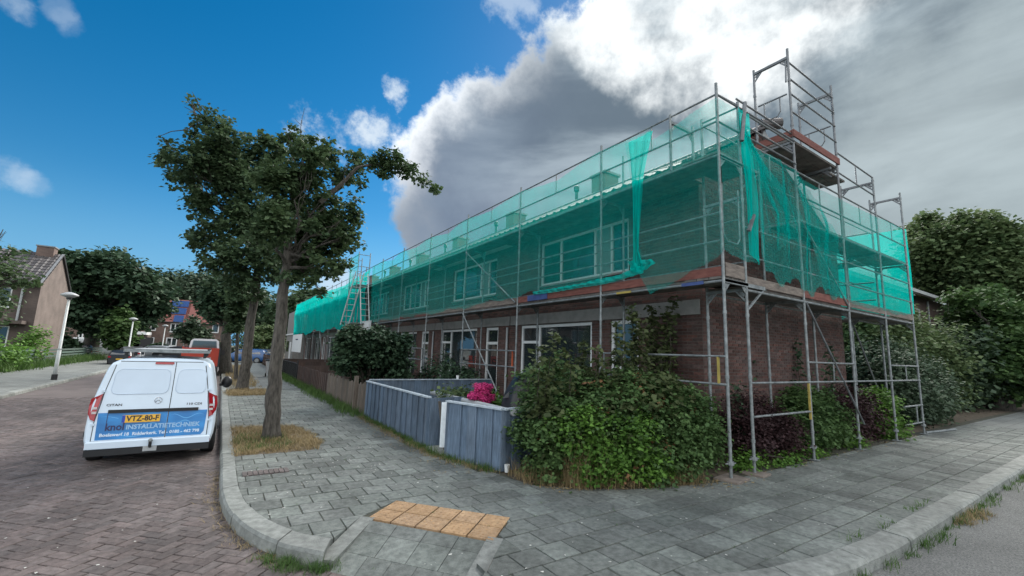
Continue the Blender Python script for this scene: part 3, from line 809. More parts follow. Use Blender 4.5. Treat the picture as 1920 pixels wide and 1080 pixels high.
def window(parent, axis, c, nd, a0, a1, z0, z1, splits=(), trans=(), infill=(), name='window', fw=.07, curtain=True, frame='white', dep=.09):
    P = (lambda a, z, d: (c + nd * d, a, z)) if axis == 'X' else (lambda a, z, d: (a, c + nd * d, z))
    fr = MB(); cuts = [a0 + fw / 2] + list(splits) + [a1 - fw / 2]

    def bx(p0, p1, q0, q1, d0, d1, mb): mb.span(P(p0, q0, d0), P(p1, q1, d1))
    bx(a0, a1, z0, z0 + fw, -dep, -dep + .06, fr); bx(a0, a1, z1 - fw, z1, -dep, -dep + .06, fr)
    for s in cuts: bx(s - fw / 2, s + fw / 2, z0 + fw, z1 - fw, -dep, -dep + .06, fr)
    for (i, zt) in trans: bx(cuts[i] + fw / 2, cuts[i + 1] - fw / 2, zt - fw / 2, zt + fw / 2, -dep, -dep + .058, fr)
    w = part(name, fr, frame, parent)
    for i in range(len(cuts) - 1):
        zs = [z0 + fw] + [t[1] for t in trans if t[0] == i] + [z1 - fw]
        for k in range(len(zs) - 1):
            mb = MB(); bx(cuts[i] + fw / 2 - .005, cuts[i + 1] - fw / 2 + .005, zs[k], zs[k + 1], -dep + .012, -dep + .022, mb)
            part('pane', mb, 'panel' if i in infill else 'glass', w)
    if curtain:
        for i in range(len(cuts) - 1):
            if i in infill: continue
            a, b = cuts[i], cuts[i + 1]; mb = MB(); n = 24
            q = random.Random(int(a * 977) % 1000)
            for lo, hi in (((a, a + (b - a) * q.uniform(.2, .4))), ((b - (b - a) * q.uniform(.2, .4), b))):
                g = []
                for j in range(n + 1): t = lo + (hi - lo) * j / n; g.append([P(t, z, -dep - .08 + .015 * math.sin(j * 1.7)) for z in (z0, z1)])
                mb.grid(g)
            part('curtain', mb, 'curtain', w)
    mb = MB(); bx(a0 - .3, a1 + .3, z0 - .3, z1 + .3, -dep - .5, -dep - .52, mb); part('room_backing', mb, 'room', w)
    sl = MB(); bx(a0 - .04, a1 + .04, z0 - .05, z0 - .002, -.06, .05, sl); part('sill', sl, 'concrete', w)
    return w


def tile_sheet(P0, du, dv, nu, nv, nrm, wave=.028, step=.018, seg=6):
    """pantiles: P0 eave corner, du across one tile, dv up one course"""
    mb = MB(); P0, du, dv, nrm = map(Vector, (P0, du, dv, nrm)); q = random.Random(3)
    for j in range(nv):
        rows = []
        for k, t in ((0, 0.), (1, 1.08)):
            row = []
            for i in range(nu * seg + 1):
                ph = (i % seg) / seg
                h = wave * (math.cos(2 * math.pi * ph) * .6 + .4 * math.cos(4 * math.pi * ph)) + (step * (1 - t) + .012)
                row.append(P0 + du * (i / seg) + dv * (j + t) + nrm * h)
            rows.append(row)
        lip = [[p - nrm * .03 for p in rows[0]], rows[0]]
        mb.grid(lip); mb.grid(rows)
    return mb


ORD = ['end house on the corner', 'second house of the row from the corner', 'third house of the row from the corner', 'fourth house of the row from the corner', 'fifth house of the row from the corner', 'sixth house of the row', 'seventh house of the row', 'eighth house of the row', 'farthest house of the scaffolded row']
PER = 5.68; YB = [GY, 11.2] + [11.2 + PER * k for k in range(1, 8)]
for k in range(8):
    y0, y1 = YB[k], YB[k + 1]; s = PER * k
    lab = 'brown brick terraced house behind green netting, ' + ORD[k] + (' with bare gable wall' if k == 0 else '')
    h = thing('terraced_house', lab, 'house', group='brick terraced houses in the scaffolded row')
    gops = [(6.25 + s, 7.05 + s, .15 if k else .75, 2.53), (7.66 + s, 10.65 + s, .35, 2.53)]
    uops = [(6.5 + s, 9.75 + s, 3.63, 4.86)]
    near = k < 2
    mb = MB(); wall_mb(mb, 'X', WX, y0, y1, -.1, EZ, gops + uops, -1)
    if k == 0:
        wall_mb(mb, 'Y', GY, WX, BX, -.1, 4.95, [], -1)
        mb.add([(WX, GY, 4.95), (BX, GY, 4.95), (RX, GY, RZ - .05), (WX, GY, RZ - .05 - (RX - WX) * SL)], [(0, 1, 2, 3)])
    if k == 7: mb.add([(WX, y1, -.1), (BX, y1, -.1), (BX, y1, 4.9), (RX, y1, RZ - .05), (WX, y1, EZ)], [(0, 1, 2, 3, 4)])
    part('wall', mb, 'mortar' if near else 'brick_far', h)
    part('rear_wall', MB().span((BX - .1, y0 + .01, -.1), (BX, y1 - .01, 4.95)), 'brick_far', h)
    if near:
        cells = brick_cells('X', y0 + .004, y1, 0, EZ - .05, gops + uops)
        lay_bricks(cells, 'X', WX, -1, h, lambda c_: abs(c_[2] - 1.7) * 1.6 + abs(c_[0] - y0), 110 if k == 0 else 150, seed=k)
        if k == 0:
            top = lambda z, a, b: (a, b) if z < 4.95 else (max(a, WX + (z - (RZ - (RX - WX) * SL)) / SL + .1), min(b, RX + (RZ - z) / ((RZ - 4.95) / (BX - RX)) - .1))
            cells = brick_cells('Y', WX + .006, BX, 0, RZ - .15, [], top=top)
            lay_bricks(cells, 'Y', GY, -1, h, lambda c_: (c_[0] - WX) + abs(c_[2] - 1.8) * 1.3, 190, seed=31)
    # windows
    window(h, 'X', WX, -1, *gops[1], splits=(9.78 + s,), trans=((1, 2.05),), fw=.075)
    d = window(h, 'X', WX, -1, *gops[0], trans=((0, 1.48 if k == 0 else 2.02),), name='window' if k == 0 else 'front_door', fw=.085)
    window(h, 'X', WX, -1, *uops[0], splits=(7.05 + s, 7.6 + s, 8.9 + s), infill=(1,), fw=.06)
    mb = MB(); mb.span((WX - .045, y0 + .03, 2.56), (WX - .009, y1 - .03, 2.84)); part('lintel_band', mb, 'concrete', h)
    mb = MB(); mb.span((WX - .42, y0 - (.12 if k == 0 else -.002), EZ - .30), (WX - .012, y1 - .002, EZ - .27)); mb.span((WX - .44, y0 - (.12 if k == 0 else -.002), EZ - .31), (WX - .42, y1 - .002, EZ - .1)); part('eaves_board', mb, 'white' if k % 2 else 'toe_wood', h)
    mb = MB(); g = []
    for yy in (y0 + .001, y1 - .001): g.append([(WX - .50 + .06 * math.cos(a), yy, EZ - .06 + .06 * math.sin(a)) for a in [math.pi + math.pi * i / 8 for i in range(9)]])
    mb.grid(g); part('gutter', mb, 'lamp_grey', h)
    n = Vector((-SL, 0, 1)).normalized(); nu = round((y1 - y0) / .29); du = (y1 - y0) / nu; up = Vector((RX - 6.87, 0, (RX - 6.87) * SL)); nv = 9
    seg = 6 if k < 3 else 4
    ts = tile_sheet((6.87, y0 - (.08 if k == 0 else 0), EZ - .02), (0, du + (.08 / nu if k == 0 else 0), 0), up / nv, nu, nv, n, seg=seg)
    r_ = part('roof', ts, 'rooftile', h)
    mb = MB(); mb.add([(RX, y0, RZ), (RX, y1, RZ), (BX + .3, y1, 4.85), (BX + .3, y0, 4.85)], [(3, 2, 1, 0)]); part('rear_roof_slope', mb, 'rooftile', r_)
    mb = MB(); ny = int((y1 - y0) / .36)
    for i in range(ny): yy = y0 - .05 + (y1 - y0) * i / ny; mb.tube([(RX, yy, RZ + .02), (RX, yy + (y1 - y0) / ny * 1.04, RZ + .025)], [.12, .105], 10)
    part('ridge_tiles', mb, 'rooftile', r_, stuff=True)
    if k == 0:
        mb = MB()
        for i in range(9): a = Vector((6.87, y0 - .09, EZ - .02)) + up * i / 9; b = a + up / 9 * 1.05; mb.bar(a + n * .045, b + n * .03, .09, .05)
        part('verge_tiles', mb, 'rooftile', r_, stuff=True)
        mb = MB(); mb.tube([(RX + .3, y0 - .3, RZ + .16), (RX - .05, y0 - .03, RZ + .14)], [.13, .12], 12); part('ridge_end_tile', mb, 'rooftile', r_)
        mb = MB(); mb.bar((RX, GY - .03, RZ - .05), (BX + .3, GY - .03, 4.82), .05, .16); part('barge_board', mb, 'lamp_grey', r_)
    # chimney at the party wall with flue pipe
    cy = 10.45 + 5.62 * k; mb = MB(); ch = MB()
    c = part('chimney', MB().span((10.35, cy - .33, 6.4), (11.0, cy + .33, 7.98)), 'brick_grey', r_)
    part('chimney_cap', MB().span((10.29, cy - .39, 7.982), (11.06, cy + .39, 8.06)), 'concrete', c)
    mb = MB()
    for dy in (-.16, .16): mb.tube([(10.68, cy + dy, 8.05), (10.68, cy + dy, 8.24)], [.075, .065], 10)
    part('chimney_pots', mb, 'lead', c)
    mb = MB(); mb.tube([(10.2, cy + .95, 6.7), (10.2, cy + .95, 7.65)], .055, 10); mb.tube([(10.2, cy + .95, 7.62), (10.2, cy + .95, 7.66), (10.2, cy + .95, 7.82), (10.2, cy + .95, 7.86)], [.06, .1, .1, .05], 10); part('flue_pipe', mb, 'black', r_)
    if k:  # rainwater pipe and porch lamp
        part('downpipe', MB().tube([(WX - .06, y0 + .12, .1), (WX - .06, y0 + .12, 2.5)], .035, 8), 'lamp_grey', h)

# ================================================================== SCAFFOLD
SX = 6.4; IX = 7.08; SY = 3.73; IY = 4.42
sc = thing('scaffolding', 'galvanised tube scaffolding with plank decks wrapped round the row and its gable', 'scaffolding')
PR = .0242
sfront = sc; _uni = {}


def pole(x, y, z0, z1, m='steel', plate=True, par=None, r=PR):
    par = par or sfront; key = ('p', round(z1 - z0, 3), m, r)
    if key not in _uni:
        mb = MB(); mb.tube([(0, 0, 0), (0, 0, z1 - z0)], r, 10); zz = .45
        while zz < z1 - z0 - .1: mb.tube([(0, 0, zz), (0, 0, zz + .05)], r * 1.32, 8); zz += .98
        _uni[key] = mb.mesh('standard', m, False)
    o = link('standard', _uni[key], par, (x, y, z0))
    if plate:
        if 'bp' not in _uni:
            b = MB(); b.box((0, 0, .005), (.15, .15, .01)); b.tube([(0, 0, .01), (0, 0, .32)], .017, 8); b.tube([(0, 0, .2), (0, 0, .25)], [.05, .05], 8); b.bar((-.1, .02, .22), (.1, -.02, .22), .014, .014); _uni['bp'] = b.mesh('base_plate', 'steel')
        link('base_plate', _uni['bp'], o, (0, 0, -.01))
    return o


def rail(a, b, m='steel', r=.0175, name='guard_rail'): return part(name, MB().tube([a, b], r, 8), m, sfront)


def bracket(x, y, z, dx, dy, m='steel'):  # transom with gusset plates between two standards
    a = Vector((x, y, z)); b = a + Vector((dx, dy, 0)); mb = MB(); mb.bar(a, b, .05, .05); t = (b - a).normalized()
    for p, s_ in ((a, 1), (b, -1)):
        mb.bar(p + Vector((0, 0, -.2)), p + t * s_ * .17 + Vector((0, 0, -.02)), .01, .03); mb.bar(p + Vector((0, 0, -.10)) + t * s_ * .03, p + t * s_ * .1 + Vector((0, 0, -.03)), .01, .05)
    part('transom', mb, m, sfront)


def deck(a, b, wa, z, along, m='deck', par=None):  # plank deck from a to b along axis
    n = 3; w = (wa[1] - wa[0]) / n
    for i in range(n):
        p0, p1 = wa[0] + i * w + .006, wa[0] + (i + 1) * w - .006
        lo = (p0, a + .01, z - .045) if along == 'Y' else (a + .01, p0, z - .045)
        hi = (p1, b - .01, z + random.uniform(-.003, .003)) if along == 'Y' else (b - .01, p1, z + random.uniform(-.003, .003))
        part('deck_plank', MB().span(lo, hi), m, par or sfront)


def toe(a, b, m, z=.0, h=.15, th=.03):
    a = Vector(a); b = Vector(b); mb = MB(); mb.bar(a + Vector((0, 0, h / 2 + z)), b + Vector((0, 0, h / 2 + z)), th, h); part('toe_board', mb, m, sfront)


FY = [SY, 6.37, 9.42] + [9.42 + 3.07 * k for k in range(1, 15)]
D1 = 2.98; D2F = 5.06
toes = ['toe_red', 'toe_red', 'toe_wood', 'toe_wood', 'toe_red', 'toe_wood', 'toe_wood', 'toe_red', 'toe_wood', 'toe_wood', 'toe_wood', 'toe_red', 'toe_wood', 'toe_wood', 'toe_wood', 'toe_wood']
for i, y in enumerate(FY):
    far = i > 9
    pole(SX, y, .02 if i < 9 else .0, 6.24 if i else 6.30)
    if i: pole(IX, y, .02, 5.06 if i > 1 else 6.2)
    bracket(SX, y, D1 - .02, IX - SX, 0); bracket(SX, y, D2F - .05, IX - SX, 0)
    if i < len(FY) - 1:
        y1 = FY[i + 1]
        for zb in (D1, D2F):
            deck(y, y1, (SX + .03, IX + (.0 if zb == D1 else .0)), zb + .05, 'Y')
            rail((SX, y, zb - .03), (SX, y1, zb - .03), r=.022, name='ledger')
        for zz in (3.60, 4.06, 5.62, 6.10): rail((SX, y, zz), (SX, y1, zz))
        toe((SX + .02, y + .02, D1 + .055), (SX + .02, y1 - .02, D1 + .055), toes[i])
        ym = (y + y1) / 2; part('guard_rail_post', MB().tube([(SX, ym, 5.62), (SX, ym, 6.10)], .013, 6), 'steel', sfront)
        rail((IX + .02, y, 4.1), (IX + .02, y1, 4.1), r=.014); rail((IX + .02, y, 3.35), (IX + .02, y1, 3.35), r=.014)
part('toe_board', MB().span((SX - .018, 8.15, D1 + .058), (SX + .003, 8.95, D1 + .2)), 'toe_blue', sfront)
part('toe_board', MB().span((SX - .04, 4.05, D1 - .055), (SX - .024, 4.45, D1 + .0)), 'toe_blue', sfront)
part('yellow_mark', MB().span((SX - .05, 5.55, D1 - .05), (SX - .024, 5.9, D1 - .01)), 'yellow', sfront)
# braces and the low guard frames
for (a, b) in (((SX - .03, FY[3], 2.92), (SX - .03, FY[2] + .25, .12)), ((SX - .03, FY[3], 4.95), (SX - .03, FY[2] + .06, 3.05)), ((SX - .03, FY[8], 2.92), (SX - .03, FY[7] + .2, .1)), ((SX - .03, FY[11], 2.92), (SX - .03, FY[10] + .2, .1))):
    rail(a, b, r=.02, name='diagonal_brace')
for (ya, yb) in ((FY[2], FY[3]), (FY[0], FY[1]), (FY[4], FY[5]), (FY[6], FY[7])):
    for zz in (1.36, 1.78): rail((SX - .025, ya, zz), (SX - .025, yb, zz))
    c = 'orange' if ya == FY[2] else ('yellow' if ya == FY[0] else 'steel')
    part('guard_frame_post', MB().bar((SX - .025, ya + .12, 1.37), (SX - .025, ya + .12, 1.77), .03, .03), c, sfront)
    part('guard_frame_post', MB().bar((SX - .025, yb - .12, 1.37), (SX - .025, yb - .12, 1.77), .02, .02), 'steel', sfront)
# gable side
GX = [SX, 7.05, 9.08, 11.17, 13.35, 15.40]; D1G = 2.90; D2G = 4.50
gz = {1: 6.2, 2: 8.05, 3: 8.05, 4: 6.47, 5: 6.55}
for i, x in enumerate(GX):
    if i == 0: continue
    top = gz[i]; pole(x, SY, .02, 5.0 if i in (2, 3) else top, m='steel'); pole(x + (.0), IY, .02, 5.0 if i in (2, 3) else top - .02)
    if i in (2, 3):
        for yy in (SY, IY): pole(x, yy, 5.0, top + (.1 if yy == SY else 0), m='tower_steel', plate=False)
    bracket(x, SY, D1G - .02, 0, IY - SY); bracket(x, SY, D2G - .04, 0, IY - SY)
    if i > 3: bracket(x, SY, top - .15, 0, IY - SY, 'tower_steel')
for i in range(1, 5):
    a, b = GX[i], GX[i + 1]
    for zb in (D1G, D2G):
        if zb == D2G and i < 2: continue
        deck(a, b, (SY + .03, IY), zb + .05, 'X'); rail((a, SY, zb - .03), (b, SY, zb - .03), r=.022, name='ledger'); rail((a, IY, zb - .03), (b, IY, zb - .03), r=.02, name='ledger')
    toe((a + .02, SY + .0, D1G + .055), (b - .02, SY + .0, D1G + .055), ['', 'toe_wood', 'toe_red', 'toe_wood', 'toe_wood'][i])
    for zz in (3.45, 3.95): rail((a, SY, zz), (b, SY, zz))
    for zz in (5.0, 5.48) if i > 1 else (5.5, 6.06): rail((a, SY, zz), (b, SY, zz)); rail((a, IY, zz), (b, IY, zz), r=.014)
    part('guard_rail_post', MB().tube([((a + b) / 2, SY, 5.0), ((a + b) / 2, SY, 5.48)], .013, 6), 'steel', sfront)
    if i in (2, 4):
        for zz in ((1.38, 1.74) if i != 3 else ()): rail((a, SY - .02, zz), (b, SY - .02, zz))
        part('guard_frame_post', MB().tube([((a + b) / 2, SY - .02, 1.38), ((a + b) / 2, SY - .02, 1.74)], .013, 6), 'steel', sfront)
    else: rail((a, SY - .02, 1.38), (b, SY - .02, 1.38))
part('guard_frame_post', MB().bar((9.0, SY - .02, .72), (9.0, SY - .02, 1.36), .03, .03), 'yellow', sfront)
rail((7.05, SY - .02, .86), (9.05, SY - .02, .86)); rail((14.0, SY - .02, .75), (15.4, SY - .02, .75)); rail((14.0, SY - .02, .32), (15.4, SY - .02, .32)); rail((14.9, SY - .02, .32), (14.9, SY - .02, .75), name='guard_frame_post')
for (a, b) in (((9.10, SY - .03, 2.85), (11.4, SY - .03, .5)), ((9.15, SY - .03, 4.45), (11.1, SY - .03, 2.95)), ((13.35, IY, 2.85), (15.3, IY, .4))): rail(a, b, 'steel_dark' if a[2] < 3 else 'steel', r=.02, name='diagonal_brace')
# corner bay: deck, cantilever brackets with struts, closing transoms, inner corner standard
for zb, lab in ((D1, 0), (D2F, 1)):
    part('cantilever_bracket', MB().bar((SX, SY, zb - .03), (7.62, SY, zb - .03), .05, .06), 'steel', sfront); part('bracket_strut', MB().bar((7.60, SY, zb - .05), (7.08, SY, zb - .42), .03, .03), 'steel', sfront)
    deck(SX, 7.6, (SY + .03, IY), zb + .06, 'X')
toe((SX + .05, SY, D1 + .05), (7.0, SY, D1 + .05), 'toe_wood', h=.22)
for zz in (5.62, 6.10): rail((SX, SY, zz), (9.08, SY - .02, zz), 'steel_dark')
for (x0, z0) in ((6.5, 3.62),):  # end frame with rounded corners
    pts = [(x0, SY + .03, z0 + .95), (x0, SY + .03, z0 + .12), (x0 + .1, SY + .03, z0), (x0 + .4, SY + .03, z0), (x0 + .48, SY + .03, z0 + .1), (x0 + .48, SY + .03, z0 + .95)]
    part('end_guard_frame', MB().tube(pts, .014, 8), 'steel', sfront)
pole(SX, SY + .9, 5.06, 6.15, plate=False); bracket(SX, SY + .9, 6.0, .68, 0); pole(IX, SY + .9, 5.06, 6.15, plate=False)
rail((SX, SY, 6.1), (7.05, SY, 6.13), 'steel_dark'); rail((7.05, SY, 6.1), (7.05, IY, 6.1), 'steel_dark')
# roof-height tower over the gable
tw = wthing('scaffold_tower', 'grey tube tower with boarded platform rising highest above the roof at the gable end', 'scaffold tower', (0, 0, 0)); sfront_main = sfront; sfront = tw
for x in (GX[2], GX[3]):
    bracket(x, SY, 7.95, 0, IY - SY, 'tower_steel'); bracket(x, SY, 6.10, 0, IY - SY, 'tower_steel')
    pts = [(x, SY + .06, 7.16), (x, IY - .06, 7.16)]; rail(*pts, 'tower_steel', name='end_guard_rail')
    pts = [(x, SY + .2, 7.16), (x, SY + .2, 6.85), (x, SY + .26, 6.76), (x, IY - .26, 6.76), (x, IY - .18, 6.82), (x, IY - .18, 7.16)]
    part('end_guard_frame', MB().tube(pts, .013, 8), 'tower_steel', tw)
for zz in (7.82, 7.45, 7.12, 6.73): rail((GX[2], SY - .02, zz), (GX[3], SY - .02, zz), 'tower_steel')
rail((GX[3] - .05, SY - .02, 7.82), (GX[3] - .02, SY - .02, 7.5), 'tower_steel'); rail((GX[2], SY + .04, 7.9), (GX[2] - .05, SY + .04, 7.4), 'tower_steel')
deck(GX[2] - .05, GX[3] + .05, (SY + .02, IY + .02), 6.17, 'X', par=tw)
toe((GX[2] - .05, SY - .03, 6.19), (GX[3] + .05, SY - .03, 6.19), 'toe_red'); toe((GX[2] - .02, SY, 6.19), (GX[2] - .02, IY, 6.19), 'toe_red'); toe((GX[2], IY + .02, 6.19), (GX[3], IY + .02, 6.19), 'toe_wood')
bracket(GX[3] - .35, SY, 6.02, 0, IY - SY, 'tower_steel'); deck(GX[3] - .3, GX[3] + .55, (SY + .05, IY), 5.98, 'X', par=tw)
for zz in (6.5, 6.02): rail((GX[3], SY, zz), (GX[4], SY, zz - .04), 'tower_steel')
rail(((GX[3] + GX[4]) / 2, SY, 6.48), ((GX[3] + GX[4]) / 2, SY, 6.0), 'tower_steel', r=.013, name='guard_rail_post')
for zz in (6.62, 6.2): rail((7.05, SY + .02, zz - .35), (GX[2], SY + .02, zz - .35), 'tower_steel')
sfront = sfront_main
# back-of-house scaffold seen past the gable end
for y in (6.6, 9.2, 11.8):
    pole(14.4, y, .0, 6.0, 'steel_dark'); pole(15.2, y, .0, 6.3, 'steel_dark')
for y in (4.42, 6.6, 9.2):
    for zz in (3.0, 3.55, 4.05, 5.5): rail((15.2, y, zz), (15.2, y + 2.6, zz), 'steel_dark', r=.02)
    deck(y, y + 2.5, (14.42, 15.15), 2.98, 'Y'); deck(y, y + 2.5, (14.42, 15.15), 4.58, 'Y')
for zz in (3.4, 3.9): rail((13.8, 4.55, zz), (15.4, 4.55, zz), 'steel_dark')
# sole boards under the standards
for (x, y, w) in ((SX, SY, .42), (7.05, SY - .0, .3), (SX, 6.37, .35)):
    sb = MB().box((x + .02, y, .01 + random.random() * .004), (w, .34, .035), rz=.1, bevel=.004); tag(link('sole_board', sb.mesh('sole_board', 'toe_wood')), {SX + SY: 'grey plank pad under the outermost corner foot of the scaffolding', 7.05 + SY: 'smaller plank pad under the second corner foot beside the shrub'}.get(x + y, 'plank pad hidden in the hedge under a front scaffold foot'), 'board')
# stray tube and board tied at the corner
tag(link('tied_tube', MB().tube([(7.2, SY - .05, 6.22), (6.98, SY - .08, 5.42)], .035, 8).mesh('tied_tube', 'steel_dark')), 'short dark tube tied aslant at the top corner above the twisted net', 'tube')
tag(link('tied_tube', MB().bar((7.28, SY - .06, 4.18), (7.08, SY - .07, 3.86), .06, .04).mesh('tied_tube', 'steel_dark')), 'short dark board end tied aslant halfway down the twisted net strand', 'board')
# ladder tower on the street side
lt = wthing('ladder_tower', 'aluminium stair tower standing in front of the far scaffolding', 'stair tower', (0, 0, 0)); sfront = lt
LX = 5.72
for y in (23.9, 25.6):
    for x in (LX, SX - .08): pole(x, y, 0, 6.9, 'steel')
for zz in (2.2, 3.0, 5.1, 6.1, 6.75):
    rail((LX, 23.9, zz), (LX, 25.6, zz)); rail((LX, 23.9, zz), (SX - .08, 23.9, zz)); rail((LX, 25.6, zz), (SX - .08, 25.6, zz))
for zz in (3.05, 5.1): deck(23.9, 25.6, (LX, SX - .1), zz, 'Y', 'steel')
sfront = sfront_main


def ladder(a, b, w, n, lab, along=(0, 1, 0)):
    l = wthing('ladder', lab, 'ladder', tuple(a)); a = Vector(a); b = Vector(b); d = Vector(along) * w
    for s_ in (-.5, .5): part('side_rail', MB().bar(a + d * s_, b + d * s_, .035, .06), 'lamp_pole', l)
    for i in range(n): c = a.lerp(b, (i + .5) / n); part('rung', MB().tube([c - d * .5, c + d * .5], .014, 6), 'lamp_pole', l)


ladder((5.35, 24.2, 2.9), (5.6, 22.9, 5.6), .42, 9, 'aluminium ladder leaning in the stair tower, nearer to the road', (1, 0, 0))
ladder((6.0, 22.6, 2.9), (6.0, 23.7, 5.7), .42, 9, 'aluminium ladder on the house side of the stair tower', (1, 0, 0))


# ------------------------------------------------------------------ nets
def resample(P, n):
    P = [Vector(p) for p in P]; s = [0]
    for i in range(1, len(P)): s.append(s[-1] + max((P[i] - P[i - 1]).length, 1e-6))
    out = []; k = 1
    for i in range(n):
        d = s[-1] * i / (n - 1)
        while k < len(P) - 1 and s[k] < d: k += 1
        t = (d - s[k - 1]) / (s[k] - s[k - 1]); out.append(P[k - 1].lerp(P[k], t))
    return out


def net(label, rows, nrm, m='net', nu=60, nv=26, amp=.03, fold=5., seed=1, group='green debris nets hung on the scaffolding', par_rows=True, folds=None):
    """rows: world polylines from top to bottom, same sense"""
    q = random.Random(seed); nrm = Vector(nrm); K = len(rows)
    RR = [resample(r_, nu) for r_ in rows] if par_rows else rows
    ph = [q.uniform(0, 6.28) for _ in range(8)]; G_ = []
    for j in range(nv):
        t = j / (nv - 1) * (K - 1); k = min(int(t), K - 2); f = t - k; row = []
        for i in range(nu):
            p = RR[k][i].lerp(RR[k + 1][i], f); u_ = i / (nu - 1); v_ = j / (nv - 1)
            w = (math.sin(u_ * fold * 6.28 + ph[0] + 1.2 * math.sin(v_ * 3 + ph[1])) * .5 + math.sin(u_ * fold * 2.7 * 6.28 + ph[2] + v_ * 2.) * .3 + math.sin(v_ * 9 + u_ * 7 + ph[3]) * .25 + math.sin(u_ * fold * 6.1 * 6.28 + ph[4]) * .12)
            if v_ > .8 and nv > 12: p = p + Vector((0, 0, (v_ - .8) * amp * 5 * (math.sin(u_ * nu * .55 + ph[5]) * .5 + math.sin(u_ * nu * .21 + ph[6]))))
            row.append(p + nrm * amp * w * (.35 + .65 * math.sin(math.pi * min(max(v_, .05), .95))))
        G_.append(row)
    o = link('safety_net', MB().grid(G_).mesh('safety_net', m, True)); return tag(o, label, 'net', group)


X0 = SX - .05; Y0N = SY - .05
fx = lambda L: [AX(u, v, X0) for u, v in L]; fy = lambda L: [AY(u, v, Y0N) for u, v in L]
net('green net sheet beside the corner pole with a pointed flap hanging below its edge', [
    fx([(1344, 182), (1306, 206), (1262, 238), (1225, 262), (1172, 268)]), fx([(1349, 330), (1306, 345), (1262, 352), (1225, 365), (1189, 375)]),
    fx([(1353, 400), (1310, 415), (1265, 425), (1225, 430), (1191, 435)]), fx([(1357, 467), (1331, 492), (1300, 508), (1219, 554), (1193, 500)])], (-1, 0, 0), 'net_thin', nu=70, amp=.02)
top2 = [fx([(1222, 243)])[0]]
for i_, y_ in enumerate(FY[1:7]):
    top2.append(Vector((X0, y_, 6.09)))
    if i_ < 5:
        for f_, d_ in ((.2, .05), (.45, .13 if i_ % 2 else .2), (.75, .09)): top2.append(Vector((X0, y_ + (FY[i_ + 2] - y_) * f_, 6.09 - d_)))
top2.append(Vector((X0, 23.4, 6.05)))
S2R = [top2, fx([(1200, 330), (1128, 385), (975, 445), (873, 480), (804, 510), (752, 528), (697, 540)]),
       fx([(1194, 420), (1128, 455), (973, 500), (872, 528), (802, 548), (751, 560), (695, 574)]), fx([(1205, 496), (1128, 524), (1085, 534), (1000, 548), (870, 577), (800, 589), (690, 605)])]
net('long green net sheet along the front upper storey over the windows', S2R, (-1, 0, 0), 'net', nu=220, amp=.038, fold=13, seed=4)
net('gathered green net strip hanging straight down where two front sheets meet', [fx([(1224, 244), (1178, 268)]), fx([(1204, 330), (1184, 335)]), fx([(1199, 400), (1186, 402)]), fx([(1197, 470), (1188, 472)]), fx([(1206, 498), (1182, 510)])], (-1, 0, 0), 'net_dense', nu=20, amp=.05, fold=3, seed=6)
hem = fx([(1206, 494), (1160, 516), (1128, 522), (1085, 532), (1040, 540), (1000, 547)]); hem2 = fx([(1206, 512), (1160, 526), (1128, 534), (1085, 540), (1040, 548), (1000, 553)])
net('bunched lower hem of the long front net sheet tied along the deck edge', [hem, [(p.x - .03, p.y, p.z) for p in [a_.lerp(b_, .5) for a_, b_ in zip(hem, hem2)]], hem2], (-1, 0, 0), 'net_dense', nu=90, nv=8, amp=.05, fold=14, seed=5)
net('crumpled knot of green net at the bottom of the hanging strip', [fx([(1176, 490), (1222, 486)]), fx([(1180, 500), (1228, 494)]), fx([(1186, 512), (1214, 505)])], (-1, 0, 0), 'net_dense', nu=24, nv=10, amp=.07, fold=3, seed=7)
far_t = [(X0, 23.6, 6.0), (X0, 30, 5.75), (X0, 38, 6.0), (X0, 46, 6.05), (X0, 51.8, 6.1)]; far_b = [(X0, 23.6, 3.0), (X0, 30, 2.9), (X0, 38, 2.95), (X0, 46, 2.8), (X0, 51.8, 2.75)]
net('farthest green net sheet hanging loose at the street end of the row', [far_t, [(x - .15, y, 4.5) for x, y, z in far_t], far_b], (-1, 0, 0), 'net_dense', nu=120, amp=.12, fold=8, seed=8)
net('green net end closing the far narrow side of the scaffolding', [[(X0, 51.8, 6.1), (IX, 51.8, 6.1)], [(X0, 51.8, 2.75), (IX, 51.8, 2.75)]], (0, -1, 0), 'net_dense', nu=12, amp=.05, seed=9)
net('green net wrapped on the stair tower top', [[(LX - .04, 23.8, 6.8), (LX - .04, 25.7, 6.8)], [(LX - .04, 23.8, 5.2), (LX - .04, 25.7, 5.0)], [(LX - .04, 23.75, 3.4), (LX - .1, 24.3, 3.3)]], (-1, 0, 0), 'net_thin', nu=20, amp=.08, seed=10)
net('thin green net between the two corner poles', [fy([(1346, 184), (1398, 214)]), fy([(1352, 330), (1406, 345)]), fy([(1358, 467), (1372, 481), (1397, 487), (1426, 494)])], (0, -1, 0), 'net_thin', nu=24, amp=.02, seed=11)
net('twisted bright green net strand hanging down beside the second corner pole', [fy([(1382, 200), (1402, 215)]), fy([(1390, 262), (1404, 268)]), fy([(1398, 330), (1412, 335)]), fy([(1403, 400), (1419, 400)]), fy([(1406, 480), (1424, 488)])], (0, -1, 0), 'net_dense', nu=16, amp=.06, fold=2, seed=12)
net('wide green net sweeping down across the gable with heavy folds', [
    fy([(1398, 250), (1406, 270), (1440, 290), (1487, 317), (1515, 350), (1560, 425)]), fy([(1408, 300), (1440, 330), (1490, 362), (1530, 400), (1568, 450)]),
    fy([(1420, 400), (1450, 420), (1495, 440), (1540, 460), (1575, 490)]), fy([(1426, 495), (1441, 512), (1471, 527), (1500, 538), (1547, 550), (1585, 553)])], (0, -1, 0), 'net', nu=90, amp=.10, fold=4, seed=13)
